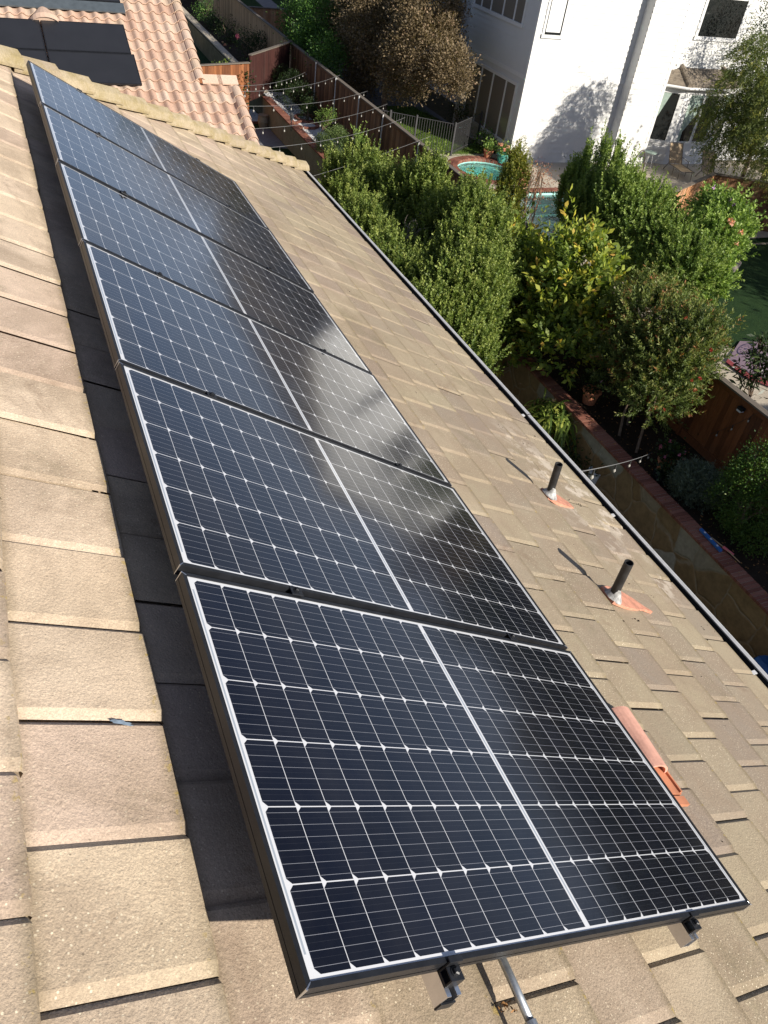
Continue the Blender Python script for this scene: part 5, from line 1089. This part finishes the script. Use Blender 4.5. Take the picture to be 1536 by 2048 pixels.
for i, (x, y, Yv, rr, lab) in enumerate(((412, 22, -10.3, .8, 'tall light green rose bush nearest the barrel roof ridge'), (455, 62, -10.5, .75, 'dark rose bush in the middle of the far bed'), (492, 85, -10.5, .75, 'rose bush with pink and cream blooms at the near end of the far bed'), (515, 82, -11.0, .5, 'low rose bush against the tan fence by the dark panel'), (430, 50, -10.5, .6, 'small rose bush between two larger ones in the far bed'))):
    p = at(x, y, Y=Yv); rb = plant('rose_bush', lab, 'rose bush', (p.x, p.y, ZB), [(p.x, p.y, p.z, rr, rr * .8, rr * .75)], LEAF['green' if i == 0 else 'shade'], kind='clump', n=130, per=9, leaf=.08, stems=6, r0=.015, seed=60 + i, group=ROSE, shell=.3)
    if i == 2: flowers(rb, [(475, 73)], Yv + .5, 'pinkf', .13, 26, wr=.8); flowers(rb, [(445, 86), (450, 90)], Yv + .4, 'coral', .09, 20, wr=.8)
for i, (x, y, lab) in enumerate(((445, 150, 'leafy young shrub in front of the low reddish fence, nearer the barrel roof'), (478, 160, 'leafy young shrub in front of the low reddish fence post'))):
    p = at(x, y, Y=-8.1 - .5 * i); plant('young_shrub', lab, 'shrub', (p.x - 1.6, p.y + .3, ZL), [(p.x - 1.6, p.y + .45, p.z + .25, .5, .45, .6), (p.x - 1.6, p.y + .4, p.z - .6, .45, .4, .7)], LEAF['hedge' if i == 0 else 'shade'], kind='clump', n=110, per=9, leaf=.13, stems=4, seed=70 + i, r0=.02, shell=.3)
for i, (x, y) in enumerate(((500, 52), (555, 110))):
    pass
gv = MB(); gr = random.Random(12)      # white gravel
def gravel(x0, x1, y0, y1, z, n):
    gv.face([(x0, y0, z), (x1, y0, z), (x1, y1, z), (x0, y1, z)], .5)
    for q in range(n):
        c = Vector((gr.uniform(x0, x1), gr.uniform(y0, y1), z)); s = gr.uniform(.02, .04); a = gr.uniform(0, 6)
        b0 = [c + Vector((math.cos(a + t) * s, math.sin(a + t) * s, 0)) for t in (0, 2.1, 4.2)]; tp_ = c + Vector((gr.gauss(0, .006), gr.gauss(0, .006), s * .9)); i = len(gv.v)
        gv.mesh(b0 + [tp_], [(0, 1, 3), (1, 2, 3), (2, 0, 3)], gr.random())
gravel(30.0, 38.8, -10.6, YW - .31, ZB + .02, 2600); gravel(37.1, 39.3, -9.3, -8.3, ZL + .02, 500)
tag(gv.build('white_gravel', MT['gravel']), kind='stuff')
for (x, y, rr, lab) in ((34.6, -10.35, .42, 'ring of red bricks round the narrow dark shrub'), (33.6, -10.05, .42, 'ring of red bricks round the stem of the pale tuft')):
    b = MB()
    for k in range(16):
        a0, a1 = 2*math.pi*(k+.05)/16, 2*math.pi*(k+.95)/16; b.prism([(x + r_ * math.cos(a), y + r_ * math.sin(a)) for r_, a in ((rr, a0), (rr + .11, a0), (rr + .11, a1), (rr, a1))], ZB + .02, ZB + .11, gr.random())
    tag(b.build('brick_ring', MT['brick']), lab, 'edging')
b = MB()
for k in range(8): b.box((37.05, -8.35 - .125 * k, ZL), (37.15, -8.24 - .125 * k, ZL + .1), gr.random())
tag(b.build('brick_edging', MT['brick']), 'short row of red edging bricks on the paving below the wall', 'edging')
b = MB(); b.lathe((36.6, -9.0, ZL), [(.01, 0), (.17, 0), (.24, .25), (.2, .5), (.23, .52), (.19, .52), (.01, .45)], 18); tag(b.build('clay_urn', MT['block']), 'grey brown urn at the foot of the wall beside the white gravel', 'urn')
ln_ = thing('garden_lantern', 'small black lantern on a stake in the white gravel', 'lantern', (32.8, -9.75, ZB)); pl = at(582, 262, Z=ZB); b = MB(); b.tube([(pl.x, pl.y, ZB), (pl.x, pl.y, ZB + .42)], .018, 6); b.build('stake', MT['iron'], ln_)
b = MB(); b.lathe((pl.x, pl.y, ZB + .42), [(.01, 0), (.05, 0), (.085, .2), (.11, .2), (.02, .29), (.01, .30)], 6); b.build('lamp_head', MT['iron'], ln_)
# neighbours' pots by the white house
for lab, x, y, r_, h, mat, lm, fl in (('terracotta pot with low green plant beside the spa', 974, 318, .2, .34, 'clay', 'hib', None), ('teal glazed pot with orange flowers at the white house corner', 1003, 326, .26, .36, 'teal', 'hib', 6), ('bushy olive plant in a dark pot between terracotta and teal pots', 993, 308, .22, .3, 'black', 'willow', None)):
    p = at(x, y, Z=ZB); potted(lab, (p.x, p.y, ZB + .03), r_, h, mat, lm, 40, .08, .3, fl, 'pots by the white house', 'coral', .09, seed=int(x))
plant('patio_shrub', 'small bright green shrub behind the metal fence near the white wall', 'shrub', (30.3, -17.0, ZB), [(30.3, -17.0, -6.75, .22, .2, .35), (30.8, -16.95, -6.9, .3, .2, .3)], LEAF['green'], kind='clump', n=60, per=9, leaf=.09, seed=80, r0=.012)
plant('patio_shrub', 'dark shrub against the shaded white wall behind the metal fence', 'shrub', (32.5, -16.9, ZB), [(32.6, -16.95, -6.6, .4, .25, .5), (33.4, -16.95, -6.6, .4, .25, .45)], LEAF['shade'], kind='clump', n=110, per=9, leaf=.08, seed=81, r0=.012)
gl = thing('grass_strip', None, None) if False else None
P = np.stack([rng.uniform(29.7, 36.9, 15000), rng.uniform(-16.9, -13.3, 15000), np.full(15000, ZB + .01)], 1); D = rng.normal(size=(15000, 3)) * .4; D[:, 2] = 1
m_ = (P[:, 1] > -16.4 - (P[:, 0] - 30) * .12 - .2); tag(leafmesh('lawn_grass', P[m_], D[m_], .06, .18, rng.random(m_.sum()), LEAF['grass'], None), kind='stuff')

# ================================================================== string lights
def string(lab, A, Bp, sag, nb, mat='wire', bulbs=None, post=None):
    r = thing('string_lights', lab, 'string lights', A, 'strings of bulbs over the garden'); A, Bp = Vector(A), Vector(Bp); f_ = lambda t: A.lerp(Bp, t) - Vector((0, 0, sag * 4 * t * (1 - t)))
    b = MB(); b.tube([f_(i / 24) for i in range(25)], .0045, 5); b.build('cord', MT[mat], r)
    for k in range(nb):
        p = f_((k + .6) / nb); s = MB(); s.tube([p, p - Vector((0, 0, .075))], [.008, .014], 6); so_ = s.build('socket', MT['wired'], r)
        g = MB(); g.lathe(p - Vector((0, 0, .075)), [(.009, 0), (.017, -.02), (.020, -.036), (.013, -.054), (.002, -.06)], 10); g.build('bulb', MT['lamp'], r)
    return r
sdat = [((462, 172), (615, 142), 'topmost string of bulbs, running from the barrel roof to the first fence pole'), ((470, 183), (680, 150), 'second string of bulbs from the top, over the big rounded shrub'), ((480, 212), (735, 182), 'third string of bulbs, crossing above the black lantern'),
        ((497, 258), (775, 208), 'fourth string of bulbs, passing over the pale leafed tuft'), ((530, 296), (810, 235), 'fifth string of bulbs, over the clipped round grey-green shrub'), ((612, 345), (860, 273), 'sixth string of bulbs, rising from the tiled roof corner')]
for i, (a, b_, lab) in enumerate(sdat):
    A = at(*a, Y=-3.4 if i < 5 else -6.0); Bp = at(*b_, Y=YF + .05)
    if i == 5: A = A + (A - Bp) * ((A.y + 1.76) / (Bp.y - A.y))
    Lh = (A - Bp).length; string(lab, A, Bp, .16, max(5, int(Lh / 1.45)))
A = at(1150, 945, Y=eY - .14); string('lowest string of bulbs, from the gutter by the vent pipes to the bottlebrush tree', A, at(1305, 905, Y=-10.35), .05, 5)
string('black cord with bulbs sagging along the red-brown fence', at(1420, 868, Y=YF + .08), at(1515, 826, Y=YF + .08), .05, 3, 'wired')
string('string of bulbs in the shade above the pots, from the strap-leaved plant', at(1090, 795, Y=-9.0), at(1150, 750, Y=-10.6), .03, 3)
for i, (x, y, x2, y2) in enumerate(((672, 155, 668, 226), (719, 187, 711, 283), (767, 225, 757, 320), (632, 126, 629, 205), (838, 281, 822, 360))):
    p, q = at(x, y, Y=YF + .13), at(x2, y2, Y=YF + .13); b = MB(); b.tube([(p.x, p.y, ZB), (p.x, p.y, FT + .03)], .026, 8); r = thing('light_pole', ['second pale pole on the brown fence from the big rounded shrub', 'third pale pole on the brown fence from the big rounded shrub', 'fourth pale pole on the brown fence from the big rounded shrub', 'first pale pole on the brown fence, beside the big rounded shrub', 'fifth pale pole on the brown fence, above the hedge shoots'][i], 'pole', (p.x, p.y, ZB), 'poles carrying the string lights'); b.build('tube', MT['lip'], r)
    b = MB(); b.lathe((p.x, p.y, FT + .03), [(.026, 0), (.03, .0), (.03, .02), (.002, .03)], 8); b.build('cap', MT['wired'], r)

# ================================================================== trees and a house outside the frame added to shade the lawn and stand in the glass
OG = 'unseen trees added to shade the neighbouring yards'
for i, (x, y, zc, rr) in enumerate(((8.5, -26.5, -2.4, 3.0), (5.0, -31, -1.0, 3.4), (12.5, -32.5, -1.2, 3.2), (20.6, -30.4, -2.9, 2.3), (15.4, -27.8, -3.2, 2.0))):
    plant('added_shade_tree', ['large unseen tree added to shade the back lawn', 'taller unseen tree added for shade behind the back lawn', 'unseen tree added for shade at the end of the back lawn', 'unseen tree behind the plank fence, added to shade the bay', 'smaller unseen tree at the far side of the back lawn, added to shade the plank fence'][i], 'tree', (x, y, ZB), [(x, y, zc, rr, rr, rr * .85), (x + 1.2, y + .8, zc - 1, rr * .7, rr * .7, rr * .6), (x - 1.3, y - .6, zc + .8, rr * .7, rr * .7, rr * .6)], LEAF['shade'], kind='clump', n=700, per=12, leaf=.2, cr=.4, stems=8, r0=.2, trunk='trunk', crown='crown', seed=90 + i, trunk_top=(x, y, zc - 2), group=OG)
for i in range(16):
    a = R_(-82 + i * 5.2 + random.uniform(-1, 1)); d = random.uniform(62, 95); x, y = d * math.cos(a), d * math.sin(a); hh = random.uniform(1.5, 5.0); zc = -1.6 + hh * .1
    plant('far_tree', 'tree beyond the neighbouring houses', 'tree', (x, y, ZB), [(x, y, zc, 3.6, 3.6, hh * .55 + 2), (x + 2, y + 1, zc - 3, 3.5, 3.5, 3.4), (x - 2, y - 2, zc - 3, 3.5, 3.5, 3.0)], LEAF['shade' if i % 3 else 'brown'], kind='clump', n=420, per=10, leaf=.5, cr=.8, stems=5, r0=.25, trunk='trunk', crown='crown', seed=110 + i, trunk_top=(x, y, zc - 4), group='trees beyond the houses')

# stucco house added outside the frame to shade the planting bed and wall cap
sh = thing('added_shade_house', 'unseen stucco house with brown hip roof, added to shade the planting bed', 'house', (-3, -16, ZB)); b = MB(); b.box((-9, -18.6, ZB), (1.9, -13.4, -2.6)); b.build('wall', MT['stucco'], sh)
b = MB(); e = [(-9.6, -19.2, -2.62), (2.5, -19.2, -2.62), (2.5, -12.8, -2.62), (-9.6, -12.8, -2.62)]; t0, t1 = (-6.4, -16, -.45), (-.6, -16, -.45)
b.face([e[0], e[1], t1, t0], .4); b.face([e[1], e[2], t1], .5); b.face([e[2], e[3], t0, t1], .6); b.face([e[3], e[0], t0], .5); b.face(e[::-1], .2); b.build('roof', MT['shingle'], sh)
for x in (-7, -4.2, -1.2): b = MB(); b.box((x, -13.42, -6.3), (x + 1.4, -13.36, -4.9)); f = b.build('window', MT['trim'], sh); g = MB(); g.box((x + .08, -13.36, -6.22), (x + 1.32, -13.35, -4.98)); g.build('pane', MT['glass'], f)

n_ = 2600
P = np.stack([rng.uniform(2, 40, n_), rng.uniform(YF + .1, YW - .32, n_), np.full(n_, ZB + .012)], 1); D = rng.normal(size=(n_, 3)); D[:, 2] *= .25
n2 = 500
P2 = np.stack([rng.uniform(9.5, 22, n2), rng.uniform(-15.2, YF - .1, n2), np.full(n2, ZB + .014)], 1); D2 = rng.normal(size=(n2, 3)); D2[:, 2] *= .1
n3 = 160
P3 = np.stack([rng.uniform(2, 37, n3), rng.uniform(YW - .28, YW + .02, n3), np.full(n3, -7.142)], 1); D3 = rng.normal(size=(n3, 3)); D3[:, 2] *= .1
tag(leafmesh('fallen_leaves', np.concatenate([P, P2, P3]), np.concatenate([D, D2, D3]), .055, .5, rng.random(n_ + n2 + n3), MT['deadleaf'], None), kind='stuff')
